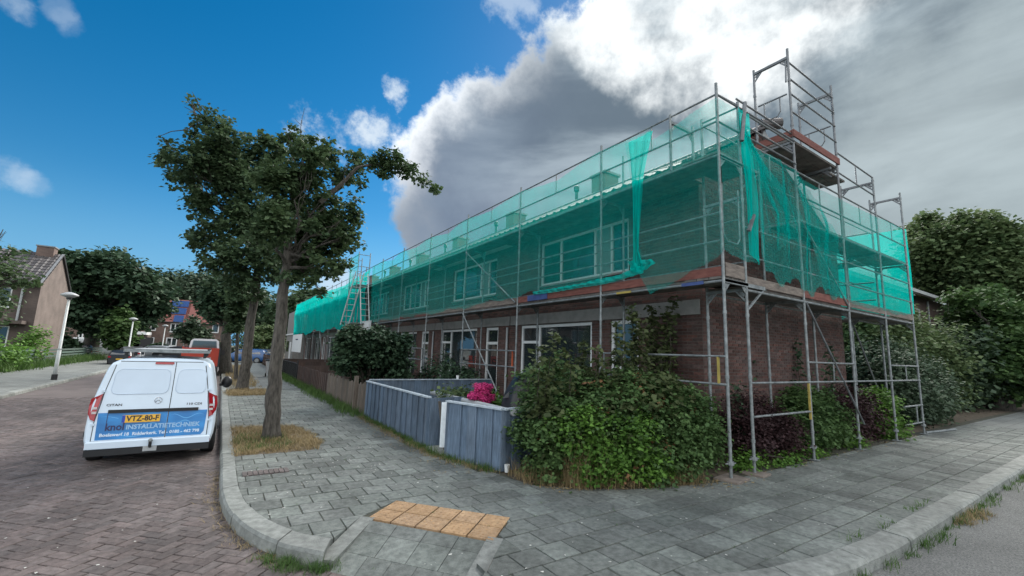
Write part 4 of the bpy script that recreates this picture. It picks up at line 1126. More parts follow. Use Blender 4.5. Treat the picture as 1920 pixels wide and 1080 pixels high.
net('green net fold slanting from the roof corner down the gable', [fy([(1392, 240), (1404, 262)]), fy([(1425, 330), (1452, 345)]), fy([(1447, 400), (1492, 400)]), fy([(1452, 460), (1500, 455)])], (0, -1.6, 0), 'net_thin', nu=20, amp=.09, fold=2, seed=14)
net('green net along the gable guard rail to the far right corner', [
    fy([(1492, 331), (1560, 366), (1631, 401), (1692, 428)]), fy([(1515, 430), (1575, 455), (1640, 485), (1699, 510)]), fy([(1547, 549), (1592, 566), (1655, 583), (1707, 592)])], (0, -1, 0), 'net_thin', nu=70, amp=.03, fold=4, seed=15)
net('bright green net on the far end of the gable scaffolding turning the corner', [[(15.45, SY - .04, 5.5), (15.45, 7.5, 5.6), (15.45, 12, 5.6)], [(15.5, SY - .04, 4.2), (15.5, 7.5, 4.2), (15.5, 12, 4.2)], [(15.45, SY - .04, 3.1), (15.45, 7.5, 2.9), (15.45, 12, 2.9)]], (1, 0, 0), 'net_dense', nu=50, amp=.06, fold=5, seed=16)


# ================================================================== FRONT GARDEN
def board_fence(name, lab, cat, a, b, h, m, bw=.15, ovl=.02, cap=None, posts=True, z0=.0, tops=None, group=None, seed=1, rails=(.2, .75), gap=None, flip=False):
    a = Vector((*a, 0)); b = Vector((*b, 0)); L = (b - a).length; t = (b - a) / L; n_ = Vector((t.y, -t.x, 0)) * (-1 if flip else 1); q = random.Random(seed)
    f = wthing(name, lab, cat, tuple(a), group); N_ = max(2, int(L / bw)); w = L / N_
    cache = None
    for i in range(N_):
        c = a + t * (w * (i + .5)); off = n_ * (.018 if i % 2 else -.006) if gap is None else n_ * .012
        hh = h + (q.uniform(-tops, tops) if tops else 0); ww = w + ovl if gap is None else w - gap
        rot = Matrix.Rotation(math.atan2(t.y, t.x), 3, 'Z') @ Matrix.Rotation(q.uniform(-.012, .012) * (3 if tops else 1), 3, 'Y')
        mb = MB().box(c + off + Vector((0, 0, z0 + (hh - z0) / 2)), (ww, .018, hh - z0), rot=rot); part('board', mb, m, f)
    for r_ in rails: part('rail', MB().bar(a + Vector((0, 0, h * r_)) - n_ * .035, b + Vector((0, 0, h * r_)) - n_ * .035, .035, .07), m, f)
    if posts:
        k = max(1, int(L / 1.8))
        for i in range(k + 1): c = a.lerp(b, i / k) - n_ * .03; part('post', MB().box(c + Vector((0, 0, h / 2)), (.07, .07, h + .0)), m, f)
    if cap: part('cap_rail', MB().bar(a + Vector((0, 0, h + .014)) - t * .02, b + Vector((0, 0, h + .014)) + t * .02, .09, .026), cap, f)
    return f


board_fence('board_fence', 'long slate blue board fence with pale cap running along the footway', 'fence', (3.25, 7.55), (3.25, 11.52), .86, 'fence_blue', .148, flip=True, cap='fence_cap', group='blue board fences round the front garden')
board_fence('board_fence', 'slate blue board fence across the back of the fenced garden, toward the houses', 'fence', (3.3, 11.5), (6.9, 11.45), .90, 'fence_blue', .17, cap='fence_cap', group='blue board fences round the front garden', seed=2)
board_fence('board_fence', 'short slate blue fence panel of wide boards right of the gate gap', 'fence', (3.28, 6.80), (3.60, 5.62), .87, 'fence_blue', .163, cap='fence_cap', group='blue board fences round the front garden', seed=3)
board_fence('board_fence', 'slate blue fence return running back into the hedge from the corner', 'fence', (3.64, 5.6), (5.3, 5.9), .87, 'fence_blue', .16, cap='fence_cap', group='blue board fences round the front garden', seed=4)
board_fence('garden_gate', 'slate blue board gate leaf standing ajar in the fence gap', 'gate', (3.28, 7.50), (3.95, 7.62), .86, 'fence_blue', .15, cap=None, posts=False, seed=5)
tag(link('insulation_board', MB().box((3.34, 7.0, .47), (.15, .035, .74), rz=-.445).mesh('insulation_board', 'polystyrene')), 'white foam board leaning upright in the gate gap of the blue fence', 'board')
tag(link('timber_batten', MB().bar((3.42, 7.12, 0), (3.30, 7.2, .84), .05, .03).mesh('timber_batten', 'wood_old')), 'thin brown timber batten leaning beside the white foam board', 'batten')
a, b = AX(810, 736, 4.15), AX(964, 774, 3.78)
tag(link('grey_tube', MB().tube([a, b], .05, 12).mesh('grey_tube', 'lamp_grey')), 'thick grey tube lying aslant on the blue fence beside the hydrangea', 'tube')
a, b = AX(806, 752, 3.9), AX(838, 738, 4.6)
tag(link('grey_tube', MB().tube([a, b], .03, 10).mesh('grey_tube', 'lamp_grey')), 'short thin grey tube end sticking out at the gate gap', 'tube')
tag(link('plastic_cup', MB().tube([(3.66, 5.52, .005), (3.66, 5.52, .11)], [.03, .042], 14).mesh('plastic_cup', 'white')), 'white plastic cup on the ground at the corner of the blue fence', 'cup')
tag(link('plastic_cup', MB().tube([AY(858, 711, 11.5) + Vector((0, 0, .0)), AY(858, 711, 11.5) + Vector((0, 0, .11))], [.035, .045], 12).mesh('plastic_cup', 'white')), 'white cup standing on top of the rear blue fence', 'cup')
hs_ = MB(); hs_.box((3.45, 7.2, .0), (.5, .62, .05)); tag(link('gate_threshold', hs_.mesh('gate_threshold', 'kerb')), 'flat concrete threshold slab in the gate gap of the blue fence', 'slab')
# covered barbecue
bb = wthing('covered_barbecue', 'black tarpaulin cover draped over something tall between fence and hedge', 'covered object', (4.42, 6.38, 0)); g = []
prof = [(.36, 0), (.36, .35), (.34, .7), (.33, .9), (.30, 1.05), (.2, 1.3), (.03, 1.42)]
for r_, z in prof: g.append([(4.42 + r_ * 1.1 * math.copysign(abs(math.cos(t)) ** .6, math.cos(t)) * (1 + .05 * math.sin(t * 7 + z * 3)) + (.12 * z), 6.35 + r_ * .9 * math.copysign(abs(math.sin(t)) ** .6, math.sin(t)) * (1 + .06 * math.sin(t * 5 + z * 5)), z) for t in [2 * math.pi * i / 40 for i in range(41)]])
part('cover', MB().grid(g), 'tarp', bb, smooth=True)
part('peak_fold', MB().add([(4.1, 6.4, .95), (4.75, 6.35, 1.55), (4.75, 6.0, 1.05), (4.6, 6.75, 1.05)], [(0, 2, 1), (0, 1, 3), (3, 1, 2)]), 'tarp', bb)


def shrub(name, lab, blobs, n, size, m, stems=5, cat='shrub', group=None, seed=1, base=None, stem_r=.015, **k):
    c = blobs[0][0]; x = sum(b[0][0] for b in blobs) / len(blobs); y = sum(b[0][1] for b in blobs) / len(blobs)
    s_ = wthing(name, lab, cat, (x, y, 0), group); q = random.Random(seed); mb = MB()
    for b in blobs[:max(stems, 1)]:
        for _ in range(2): limbs(mb, (x + q.uniform(-.15, .15), y + q.uniform(-.15, .15), -.02), Vector(b[0]) + Vector((q.uniform(-.2, .2), q.uniform(-.1, .1), q.uniform(0, .2))), stem_r, stem_r * .4, 4, .2, seed=q.randint(0, 999), n=5)
    part('stems', mb, 'twig', s_, stuff=True)
    foliage('foliage', blobs, n, size, m, s_, seed=seed, **k); s_.children[-1]['kind'] = 'stuff'
    return s_


hy = shrub('hydrangea', 'hydrangea bush covered in magenta pink flower heads behind the blue fence', [((4.25, 6.95, .5), (.40, .45, .36)), ((4.6, 7.5, .45), (.4, .4, .4))], 2400, .10, 'leaf_lime', seed=41)
q = random.Random(5)
for i in range(56):
    c = AX(904, 741, 4.15); t_ = q.uniform(0, 6.28); r_ = math.sqrt(q.random())
    p = Vector((4.15 + .30 * r_ * math.cos(t_) + q.uniform(-.04, .04), c.y + .30 * r_ * math.cos(t_ + .9), c.z - .16 + .34 * math.sqrt(max(0, 1 - r_ * r_)) + q.uniform(-.05, .03)))
    V, Fc = leaves([(tuple(p), (.056, .056, .046), 1)], 150, .026, seed=200 + i, clump=6, cr=.02, shell=.9)
    iv = np.array(ORIG[hy.name]); V = V @ iv[:3, :3].T + iv[:3, 3]; link('flower_head', arr_mesh('flower_head', V, Fc, 'pink', tri=True), hy)
shrub('leafy_bush', 'yellowish green bush left of the pink hydrangea inside the fence', [((4.3, 8.3, .5), (.6, .6, .5)), ((4.9, 9.0, .45), (.7, .6, .45))], 3500, .08, 'leaf_olive', seed=42)
shrub('window_bush', 'dark leafy bush under the second ground floor window', [((6.2, 13.5, .7), (.5, 1.5, .7)), ((6.6, 12.4, .6), (.4, 1.2, .6))], 5000, .09, 'leaf_dark', seed=43)
# the big hedge on the corner
hb = [((4.05, 5.3, .50), (.40, .42, .55)), ((4.1, 4.9, .50), (.45, .35, .58)), ((4.65, 4.7, .60), (.55, .42, .66)), ((5.2, 4.45, .58), (.55, .42, .66)), ((5.75, 4.25, .55), (.5, .42, .64)), ((6.05, 4.35, .62), (.4, .42, .66)),
      ((4.5, 5.3, .92), (.42, .4, .38)), ((4.9, 5.2, 1.05), (.6, .5, .42)), ((5.5, 5.0, 1.1), (.6, .5, .42)), ((6.0, 4.8, 1.05), (.45, .45, .40)), ((5.0, 6.1, 1.1), (.7, .5, .5)), ((6.3, 5.2, .9), (.6, .6, .6)), ((6.3, 4.25, .55), (.38, .36, .62)), ((6.7, 4.45, .5), (.38, .36, .58)), ((6.45, 4.7, 1.0), (.45, .4, .42)), ((5.6, 4.12, .3), (.6, .25, .34))]
shrub('hedge', 'big overgrown dark green hedge filling the street corner below the scaffolding', hb, 42000, .06, 'leaf_hedge', stems=12, cat='hedge', seed=44, cr=.13, shell=.75)
shrub('bright_shrub', 'bright lime green shrub growing out of the front of the dark hedge', [((4.25, 4.66, .72), (.36, .30, .32)), ((4.6, 4.42, .52), (.40, .28, .42)), ((4.95, 4.30, .62), (.36, .26, .36)), ((4.45, 4.5, .25), (.4, .25, .25)), ((5.1, 4.15, .25), (.35, .22, .22))], 9000, .055, 'leaf_lime', seed=45, cr=.12, shell=.85)


def shoots(lab, tips, Yp, m, z0=.8, seed=1, size=.085, per=90, w=.11):
    s_ = wthing('sapling_shoots', lab, 'shoots', (tips[0][0] * 0 + 5.5, Yp, 0)); mb = MB(); bl = []; q = random.Random(seed); Vs = []; Fs = []; o_ = 0
    for (u, v) in tips:
        y = Yp + q.uniform(-.35, .35); t = AY(u, v, y); b = Vector((t.x + q.uniform(-.25, .25), y + q.uniform(-.1, .1), z0)); P = limbs(mb, b, t, .012, .004, 6, .08, seed=q.randint(0, 999), n=5)
        L = (t - b).length; k = max(3, int(L / .13))
        for i in range(k):
            c = b.lerp(t, (i + .8) / k); ww = w * (1.25 - .7 * i / k) * q.uniform(.7, 1.3); V, Fc = leaves([(tuple(c), (ww, ww, .05), 1)], int(per * .2) + 4, size, seed=q.randint(0, 9999), clump=4, cr=.06, shell=.9)
            Vs.append(V); Fs.append(Fc + o_); o_ += len(V)
    part('stems', mb, 'twig', s_, stuff=True); V = np.concatenate(Vs); iv = np.array(ORIG[s_.name]); V = V @ iv[:3, :3].T + iv[:3, 3]
    o = link('foliage', arr_mesh('foliage', V, np.concatenate(Fs), m, tri=True), s_); o['kind'] = 'stuff'


shoots('tall thin maple shoots rising from the hedge in front of the ground floor windows', [(1010, 650), (1042, 632), (1068, 660), (1095, 640), (1088, 672), (1120, 655), (1183, 575), (1195, 590), (1222, 572), (1232, 605), (1258, 528), (1262, 560), (1296, 538), (1300, 580), (1338, 585), (1150, 660), (1172, 640), (1310, 640), (1275, 620), (1240, 650), (1205, 620), (1215, 600), (1250, 590), (1190, 640), (1160, 610), (1285, 560), (1100, 690), (1130, 680)], 5.3, 'leaf_shoot', seed=3)
shoots('thin dark shoots rising from the left end of the hedge beside the black cover', [(1000, 690), (1025, 668), (985, 700), (1052, 660)], 5.8, 'leaf_hedge', seed=4)
shoots('climbing plant straggling up the bare gable wall', [(1492, 640), (1505, 655), (1515, 690), (1556, 650), (1562, 672), (1478, 700), (1385, 720), (1400, 640)], 4.58, 'leaf_dark', z0=.4, seed=5, per=60, w=.12)
MT['leaf_rust'] = leaf_mat('rusty_leaf', (.12, .06, .03), (.24, .13, .06), .2)
hd_ = [o for o in bpy.data.objects if o.name == 'hedge'][0]
o_ = foliage('withered_leaves', [((5.9, 4.5, .95), (.6, .5, .45)), ((5.0, 4.9, 1.1), (.8, .5, .35)), ((4.2, 5.0, .3), (.5, .4, .4)), ((5.3, 4.2, .3), (.9, .3, .35))], 1500, .05, 'leaf_rust', hd_, seed=77, clump=9, cr=.08); o_['kind'] = 'stuff'
o_ = foliage('large_leaves', [((4.2, 5.1, .8), (.45, .4, .5)), ((5.6, 4.6, 1.15), (.7, .5, .35)), ((5.0, 4.6, .7), (.8, .35, .5))], 1800, .10, 'leaf_shoot', hd_, seed=78, clump=8, cr=.12, shell=.95); o_['kind'] = 'stuff'
# shrubs along the gable
shrub('purple_shrub', 'dark purple leaved shrub right beside the corner scaffold feet', [((7.7, 4.15, .42), (.5, .35, .5)), ((8.4, 4.15, .45), (.6, .35, .52)), ((8.0, 4.3, .75), (.6, .35, .42)), ((8.9, 4.1, .35), (.5, .35, .4))], 13000, .045, 'leaf_purple', group='purple shrubs along the gable', seed=46, cr=.12)
shrub('green_shrub', 'rounded mid green shrub between the two purple shrubs', [((9.9, 4.2, .50), (.7, .4, .60)), ((10.7, 4.2, .55), (.7, .4, .62)), ((10.2, 4.35, .85), (.6, .35, .42))], 11000, .07, 'leaf_hedge', seed=47, cr=.13)
shrub('purple_shrub', 'second dark purple shrub farther along the gable wall', [((12.0, 4.25, .5), (.7, .4, .58)), ((12.9, 4.25, .5), (.7, .4, .58)), ((12.3, 4.4, .85), (.7, .35, .35))], 9000, .06, 'leaf_purple', group='purple shrubs along the gable', seed=48)
shrub('bright_bush', 'fresh green bush beyond the second purple shrub', [((13.8, 4.1, .45), (.6, .35, .5)), ((14.2, 4.3, .8), (.5, .35, .35))], 4500, .08, 'leaf_lime', seed=49)
shrub('weeds', 'low green weeds at the foot of the first purple shrub', [((7.3, 4.0, .12), (.35, .2, .16)), ((8.3, 3.85, .06), (.6, .12, .1)), ((9.4, 3.85, .06), (.5, .12, .1)), ((11.3, 3.9, .1), (.5, .15, .14))], 2600, .05, 'leaf_lime', seed=50, stems=1)
shrub('grey_bush', 'large dark grey green bush right of the last scaffold pole', [((17.2, 4.6, 1.0), (1.5, .7, 1.1)), ((18.7, 4.7, .9), (1.5, .7, 1.1)), ((18.0, 5.2, 1.7), (1.6, .8, .9)), ((20.3, 4.8, .9), (1.3, .7, 1.0))], 22000, .10, 'leaf_grey', seed=51, cr=.2)
shrub('bright_tall_bush', 'tall light green bush rising behind the grey green bush', [((19.5, 6.0, 2.3), (1.8, .9, 1.2)), ((22, 5.8, 2.6), (2.0, .9, 1.4)), ((21, 6.2, 3.5), (1.6, .9, 1.0)), ((24.5, 5.6, 1.8), (2.0, 1., 1.8))], 22000, .15, 'leaf_olive', seed=52, cr=.22, stem_r=.04)
shrub('roadside_bush', 'dense dark bush at the far right end of the footway', [((27.5, 5.2, 1.6), (2.4, 1.0, 1.8)), ((31, 5.2, 2.2), (2.6, 1., 2.4)), ((35, 5.4, 2.4), (3, 1.2, 2.6))], 18000, .2, 'leaf_far', seed=53, cr=.25, stem_r=.05)


# ================================================================== TREES
def tree(name, lab, base, trunk_pts, trunk_r, blobs, n, size, m, seed=1, group=None, limbs_to=None, cr=.2, extra=None, shell=.6, clump=26):
    t = wthing(name, lab, 'tree', base, group); q = random.Random(seed); mb = MB(); P = [Vector(base) + Vector((0, 0, -.05))] + [Vector(p) for p in trunk_pts]
    pts = []; rr = []
    for i in range(len(P) - 1):
        for k in range(5): pts.append(P[i].lerp(P[i + 1], k / 5) + Vector((q.uniform(-.02, .02), q.uniform(-.02, .02), 0)) * (trunk_r * 6)); rr.append(trunk_r * (1 - .45 * (i + k / 5) / (len(P) - 1)) * q.uniform(.94, 1.06))
    pts.append(P[-1]); rr.append(trunk_r * .55); rr[0] *= 1.35; rr[1] *= 1.08; mb.tube(pts, rr, 14); part('trunk', mb, 'bark', t, smooth=True)
    br = MB(); top = P[-1]
    for b in (limbs_to if limbs_to is not None else blobs):
        c = Vector(b[0]); s0 = P[-1].lerp(P[-2], q.uniform(0, .5)); rb = trunk_r * q.uniform(.16, .30); Q = limbs(br, s0, c, rb, rb * .25, 7, .25, seed=q.randint(0, 9999), n=7)
        for _ in range(4):
            s1 = Q[q.randint(3, 6)]; e = c + Vector([q.uniform(-1, 1) * r_ * .9 for r_ in b[1]]); limbs(br, s1, e, rb * .3, rb * .07, 5, .3, seed=q.randint(0, 9999), n=5)
    if extra: extra(br)
    part('branches', br, 'bark', t, stuff=True)
    foliage('crown', blobs, n, size, m, t, seed=seed, cr=cr, shell=shell, clump=clump); t.children[-1]['kind'] = 'stuff'
    return t


def pb(L, Y, dy=.5, seed=0, k=1., sat=0):
    q = random.Random(seed); out = []; L = list(L)
    for (u, v, r_) in list(L):
        for _ in range(sat):
            a_ = q.uniform(0, 6.28); L.append((u + math.cos(a_) * r_ * q.uniform(.8, 1.15), v + math.sin(a_) * r_ * q.uniform(.8, 1.1), r_ * q.uniform(.16, .34)))
    for (u, v, r_) in L:
        y = Y + q.uniform(-dy, dy); c = AY(u, v, y); d = (R.T @ np.array([c.x, c.y, c.z - CH]))[2]; rm = r_ * d / F * k; out.append((tuple(c), (rm * .82, rm * 1.0, rm * .88)))
    return out


t1 = pb([(600, 400, 62), (560, 335, 52), (640, 335, 36), (625, 450, 52), (565, 470, 58), (510, 420, 60), (655, 400, 28), (610, 290, 26), (545, 262, 24), (585, 300, 36), (650, 440, 32), (560, 510, 34), (635, 495, 26), (605, 500, 26), (520, 350, 46), (660, 300, 20),
         (600, 545, 14), (570, 270, 20)], 9.4, .8, 3, sat=9, k=.70) 
arm = pb([(700, 300, 15), (730, 302, 24), (760, 318, 20), (715, 322, 12), (790, 335, 12), (815, 352, 12)], 9.1, .1, 4)
def twig1(br):
    limbs(br, AY(570, 330, 9.4), AY(565, 225, 9.4), .018, .005, 8, .15, seed=5, n=5); limbs(br, AY(566, 232, 9.4), AY(571, 203, 9.4), .006, .003, 3, .4, seed=6, n=4); limbs(br, AY(566, 235, 9.4), AY(553, 222, 9.4), .006, .003, 3, .3, seed=7, n=4)
    a0 = AY(600, 380, 9.3); pts = [a0, AY(640, 345, 9.2), AY(670, 314, 9.1), AY(700, 308, 9.1), AY(740, 310, 9.1), AY(790, 325, 9.1), AY(815, 350, 9.1)]; br.tube(pts, [.05, .042, .034, .028, .02, .012, .006], 7)
b1 = G(509, 822)
tree('street_tree', 'nearest street tree with rough trunk in the dry grass pit beside the van', tuple(b1), [AY(514, 740, 9.42), AY(522, 640, 9.45), AY(531, 545, 9.5), AY(540, 470, 9.5)], .145, t1 + arm, 21000, .085, 'leaf_tree', seed=11, group='street trees on the footway', limbs_to=t1[:18], cr=.11, extra=twig1, shell=.6, clump=18)
t2 = pb([(400, 300, 62), (355, 300, 44), (318, 296, 24), (440, 345, 72), (470, 300, 52), (500, 330, 45), (385, 222, 20), (362, 196, 9), (405, 238, 22), (420, 265, 40), (352, 345, 26), (380, 385, 26), (395, 455, 34), (430, 480, 50), (375, 440, 20), (450, 420, 58), (500, 400, 55), (455, 540, 40), (490, 480, 50),
          (308, 260, 12), (520, 300, 26), (410, 500, 30), (550, 430, 55), (540, 500, 40), (372, 452, 16)], 19.2, 1.4, 8, sat=9, k=.70)
def twig2(br):
    for (u, v) in ((345, 180), (352, 190), (360, 172), (345, 200), (292, 258)): limbs(br, AY(392, 228, 19.2), AY(u, v, 19.2), .03, .008, 6, .25, seed=u, n=5)
b2 = G(454, 732)
tree('street_tree', 'second street tree with leaning trunk and the tallest, widest crown', tuple(b2), [AY(462, 680, 19.2), AY(471, 600, 19.2), AY(483, 520, 19.2), AY(478, 450, 19.2)], .20, t2, 28000, .145, 'leaf_tree2', seed=12, group='street trees on the footway', limbs_to=t2[:25], cr=.19, extra=twig2, shell=.6, clump=18)
t3 = pb([(420, 550, 32), (392, 572, 18), (440, 588, 24), (470, 560, 28), (403, 594, 11), (440, 560, 28), (385, 585, 8)], 30, 1.2, 9, sat=2, k=.9)
tree('street_tree', 'third dark street tree beyond the red flatbed truck', (AY(424, 690, 30).x, 30, -.1), [AY(424, 640, 30), AY(424, 590, 30)], .34, t3, 12000, .22, 'leaf_dark', seed=13, group='street trees on the footway', cr=.3)
t4 = pb([(445, 585, 18), (448, 560, 16), (440, 610, 10)], 24, .4, 9)
tree('young_tree', 'slim young tree between the second and third street trees', (AY(443, 705, 24).x, 24, -.02), [AY(444, 660, 24), AY(446, 600, 24)], .09, t4, 2500, .2, 'leaf_tree2', seed=14, cr=.2)
tl = pb([(145, 515, 34), (190, 505, 30), (240, 528, 34), (285, 555, 26), (130, 565, 24), (200, 565, 40), (250, 588, 27), (165, 592, 24), (300, 583, 12), (128, 485, 14), (215, 488, 18), (190, 610, 18)], 55, 3, 21, sat=3)
tree('large_tree', 'large dark broad tree beside the left hand house over the parked vans', (AY(168, 657, 55).x, 55, -.3), [AY(170, 640, 55), AY(176, 610, 55)], .75, tl, 34000, .42, 'leaf_dark', seed=22, cr=.5)
tc_ = pb([(225, 612, 20), (222, 632, 22), (228, 590, 12)], 50, .5, 3)
tree('small_tree', 'small bright green conical tree in front of the garages', (AY(225, 655, 50).x, 50, -.2), [AY(225, 640, 50)], .15, tc_, 3500, .35, 'leaf_hedge', seed=23, cr=.3)
tb_ = pb([(352, 625, 16), (372, 628, 18), (362, 605, 10)], 66, .5, 3)
tree('small_tree', 'small grey green tree in front of the red roofed house', (AY(365, 655, 66).x, 66, -.2), [AY(365, 640, 66)], .15, tb_, 2500, .45, 'leaf_grey', seed=24, cr=.3)
for i, (L, Y, lab, mm) in enumerate((([(300, 545, 30), (330, 540, 34), (320, 570, 30)], 125, 'left round crowned tree of the wood behind the red roofed houses', 'leaf_far'), ([(370, 552, 38), (395, 545, 34), (360, 580, 30)], 118, 'middle pale green tree of the wood behind the red roofed houses', 'leaf_grey'),
                                ([(430, 545, 34), (455, 560, 34), (480, 580, 40), (500, 600, 36)], 112, 'dark tree of the wood seen between the street trees', 'leaf_far'), ([(575, 572, 26), (595, 560, 14), (560, 590, 30), (610, 580, 20), (540, 600, 30)], 80, 'tree standing beyond the far end of the scaffolded row', 'leaf_tree2'))):
    bl = pb(L, Y, 3, i); c = bl[0][0]; tree('woodland_tree', lab, (c[0], Y, -.3), [(c[0], Y, c[2] * .6)], .5, bl, 12000, .7, mm, seed=60 + i, cr=.7, group='trees of the distant wood')
for i, (L, Y, lab, mm) in enumerate((([(450, 645, 24), (478, 650, 20), (505, 645, 24), (530, 648, 20), (545, 635, 20), (425, 650, 18)], 76, 'dark hedge closing the end of the street behind the parked cars', 'leaf_far'), ([(480, 640, 20), (500, 625, 18), (470, 625, 16), (515, 640, 16)], 62, 'light green bush behind the parked cars at the street end', 'leaf_olive'), ([(125, 650, 10), (118, 640, 8)], 50, 'dark bush beside the left house gable', 'leaf_dark'), ([(290, 655, 8), (300, 650, 6)], 66, 'low dark bush under the far house window', 'leaf_dark'))):
    shrub('distant_bush', lab, pb(L, Y, 1, i), 3500, .35, mm, seed=70 + i, cr=.3, stem_r=.06)
sh = pb([(700, 650, 34), (660, 640, 26), (735, 655, 30), (690, 690, 40), (650, 675, 26), (740, 690, 28), (710, 625, 16), (755, 640, 14), (660, 625, 12)], 14.2, .6, 31)
shrub('garden_shrub', 'big round dark green shrub behind the weathered picket fence', sh, 17000, .12, 'leaf_dark', seed=32, cr=.2, stem_r=.04, stems=9)
# trees at the right edge
def pbx(L, X, dx=1.5, seed=0, sat=3):
    q = random.Random(seed); out = []; L = list(L)
    for (u, v, r_) in list(L):
        for _ in range(sat): a_ = q.uniform(0, 6.28); L.append((u + math.cos(a_) * r_ * q.uniform(.8, 1.15), v + math.sin(a_) * r_ * q.uniform(.8, 1.1), r_ * q.uniform(.2, .4)))
    for (u, v, r_) in L:
        c = AX(u, v, X + q.uniform(-dx, dx)); d = (R.T @ np.array([c.x, c.y, c.z - CH]))[2]; rm = r_ * d / F * .85; out.append((tuple(c), (rm, rm * .85, rm * .9)))
    return out


for i, (L, Y, lab, n, mm, sz) in enumerate((
    ([(1745, 475, 42), (1795, 455, 42), (1850, 445, 38), (1722, 440, 20), (1900, 480, 40), (1770, 520, 44), (1850, 520, 50), (1930, 545, 50), (1720, 500, 30), (1852, 412, 14), (1800, 415, 16), (1745, 420, 16), (1890, 425, 12), (1955, 480, 40)], 36, 'huge broad tree filling the right edge behind the scaffolding', 46000, 'leaf_olive', .24),
    ([(1830, 605, 34), (1880, 650, 44), (1805, 560, 18), (1905, 600, 34), (1850, 700, 40), (1925, 700, 44), (1850, 560, 20)], 29, 'lower green tree before the huge right hand tree', 24000, 'leaf_hedge', .2))):
    bl = pbx(L, Y, 2., 80 + i); cy = sum(b[0][1] for b in bl) / len(bl)
    tree('roadside_tree', lab, (Y, cy, -.1), [(Y, cy, 2.), (Y, cy, 3.5)], .4, bl, n, sz, mm, seed=82 + i, cr=.42, shell=.65, limbs_to=bl[:8], clump=20)
# branches of a tree whose trunk stands left of the picture
lf = pb([(22, 520, 26), (60, 522, 18), (6, 430, 10), (28, 466, 8), (8, 560, 14), (-30, 500, 50), (40, 505, 16), (-60, 560, 60)], 22, .8, 90)
tree('overhanging_tree', 'tree at the left edge whose branches hang before the house roof', (AY(-120, 700, 22).x, 22, 0), [AY(-115, 620, 22), AY(-100, 560, 22)], .22, lf, 2600, .16, 'leaf_tree', seed=91, cr=.25)


# ================================================================== BACKGROUND BUILDINGS
# left hand house, its gable to the road
GXL = -10.; LY0, LY1 = 39.6, 45.6
lh = thing('gabled_house', 'brown house on the left with grey tiled roof, solar panels and blank gable', 'house')
mb = MB(); wall_mb(mb, 'Y', LY0, -26, GXL, -.3, 5.1, [(-13.0, -11.2, 3.42, 4.7), (-17.8, -14.6, 3.2, 4.75), (-14.5, -11.0, .3, 2.3), (-24, -20, 3.2, 4.75)], -1)
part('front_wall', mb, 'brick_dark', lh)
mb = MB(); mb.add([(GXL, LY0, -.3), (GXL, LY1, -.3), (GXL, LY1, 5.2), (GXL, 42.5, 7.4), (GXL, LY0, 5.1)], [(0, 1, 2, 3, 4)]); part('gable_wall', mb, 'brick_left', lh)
for o in ((-13.0, -11.2, 3.42, 4.7), (-17.8, -14.6, 3.2, 4.75), (-24, -20, 3.2, 4.75)): window(lh, 'Y', LY0, -1, o[0], o[1], o[2], o[3], splits=((o[0] + o[1]) / 2,), curtain=False)
window(lh, 'Y', LY0, -1, -14.5, -11.0, .3, 2.3, splits=(-13,), curtain=False)
part('downpipe', MB().tube([(-10.75, LY0 - .08, 5.0), (-10.75, LY0 - .08, 2.6)], .06, 8), 'lamp_grey', lh)
part('porch_slab', MB().span((-26, LY0 - .9, 2.45), (GXL - .3, LY0 - .01, 2.65)), 'brick_dark', lh)
n = Vector((0, -(7.4 - 5.05), 42.5 - 39.2)).normalized(); up = Vector((0, 42.5 - 39.2, 7.45 - 5.0))
rf_ = part('roof', tile_sheet((-26, 39.2, 5.0), (.33, 0, 0), up / 11, 49, 11, n, wave=.035, step=.03, seg=4), 'rooftile', lh)
mb = MB(); mb.add([(-26, 42.5, 7.45), (GXL + .1, 42.5, 7.45), (GXL + .1, 45.9, 5.0), (-26, 45.9, 5.0)], [(0, 1, 2, 3)]); part('rear_slope', mb, 'rooftile', rf_)
part('verge', MB().bar((GXL + .05, 39.2, 5.02), (GXL + .05, 42.5, 7.46), .12, .14), 'lead', rf_); part('verge', MB().bar((GXL + .05, 42.5, 7.46), (GXL + .05, 45.9, 5.0), .12, .16), 'black', rf_)
part('gutter', MB().tube([(-26, 39.15, 4.98), (GXL, 39.15, 4.98)], .07, 8), 'black', rf_)
ch_ = part('chimney', MB().span((-11.2, 42.1, 6.9), (-10.35, 42.9, 7.85)), 'brick_grey', rf_); part('chimney_cap', MB().span((-11.25, 42.05, 7.853), (-10.3, 42.95, 7.93)), 'lead', ch_)
for i in range(3):
    for j in range(2):
        mb = MB(); c = Vector((-16.4 + i * 1.1, 39.2, 5.0)) + up * (.3 + j * .33) + n * .12; mb.box(c, (1.02, 1.3, .04), rot=Matrix((Vector((1, 0, 0)), up.normalized(), n)).transposed()); part('solar_panel', mb, 'solar', rf_)


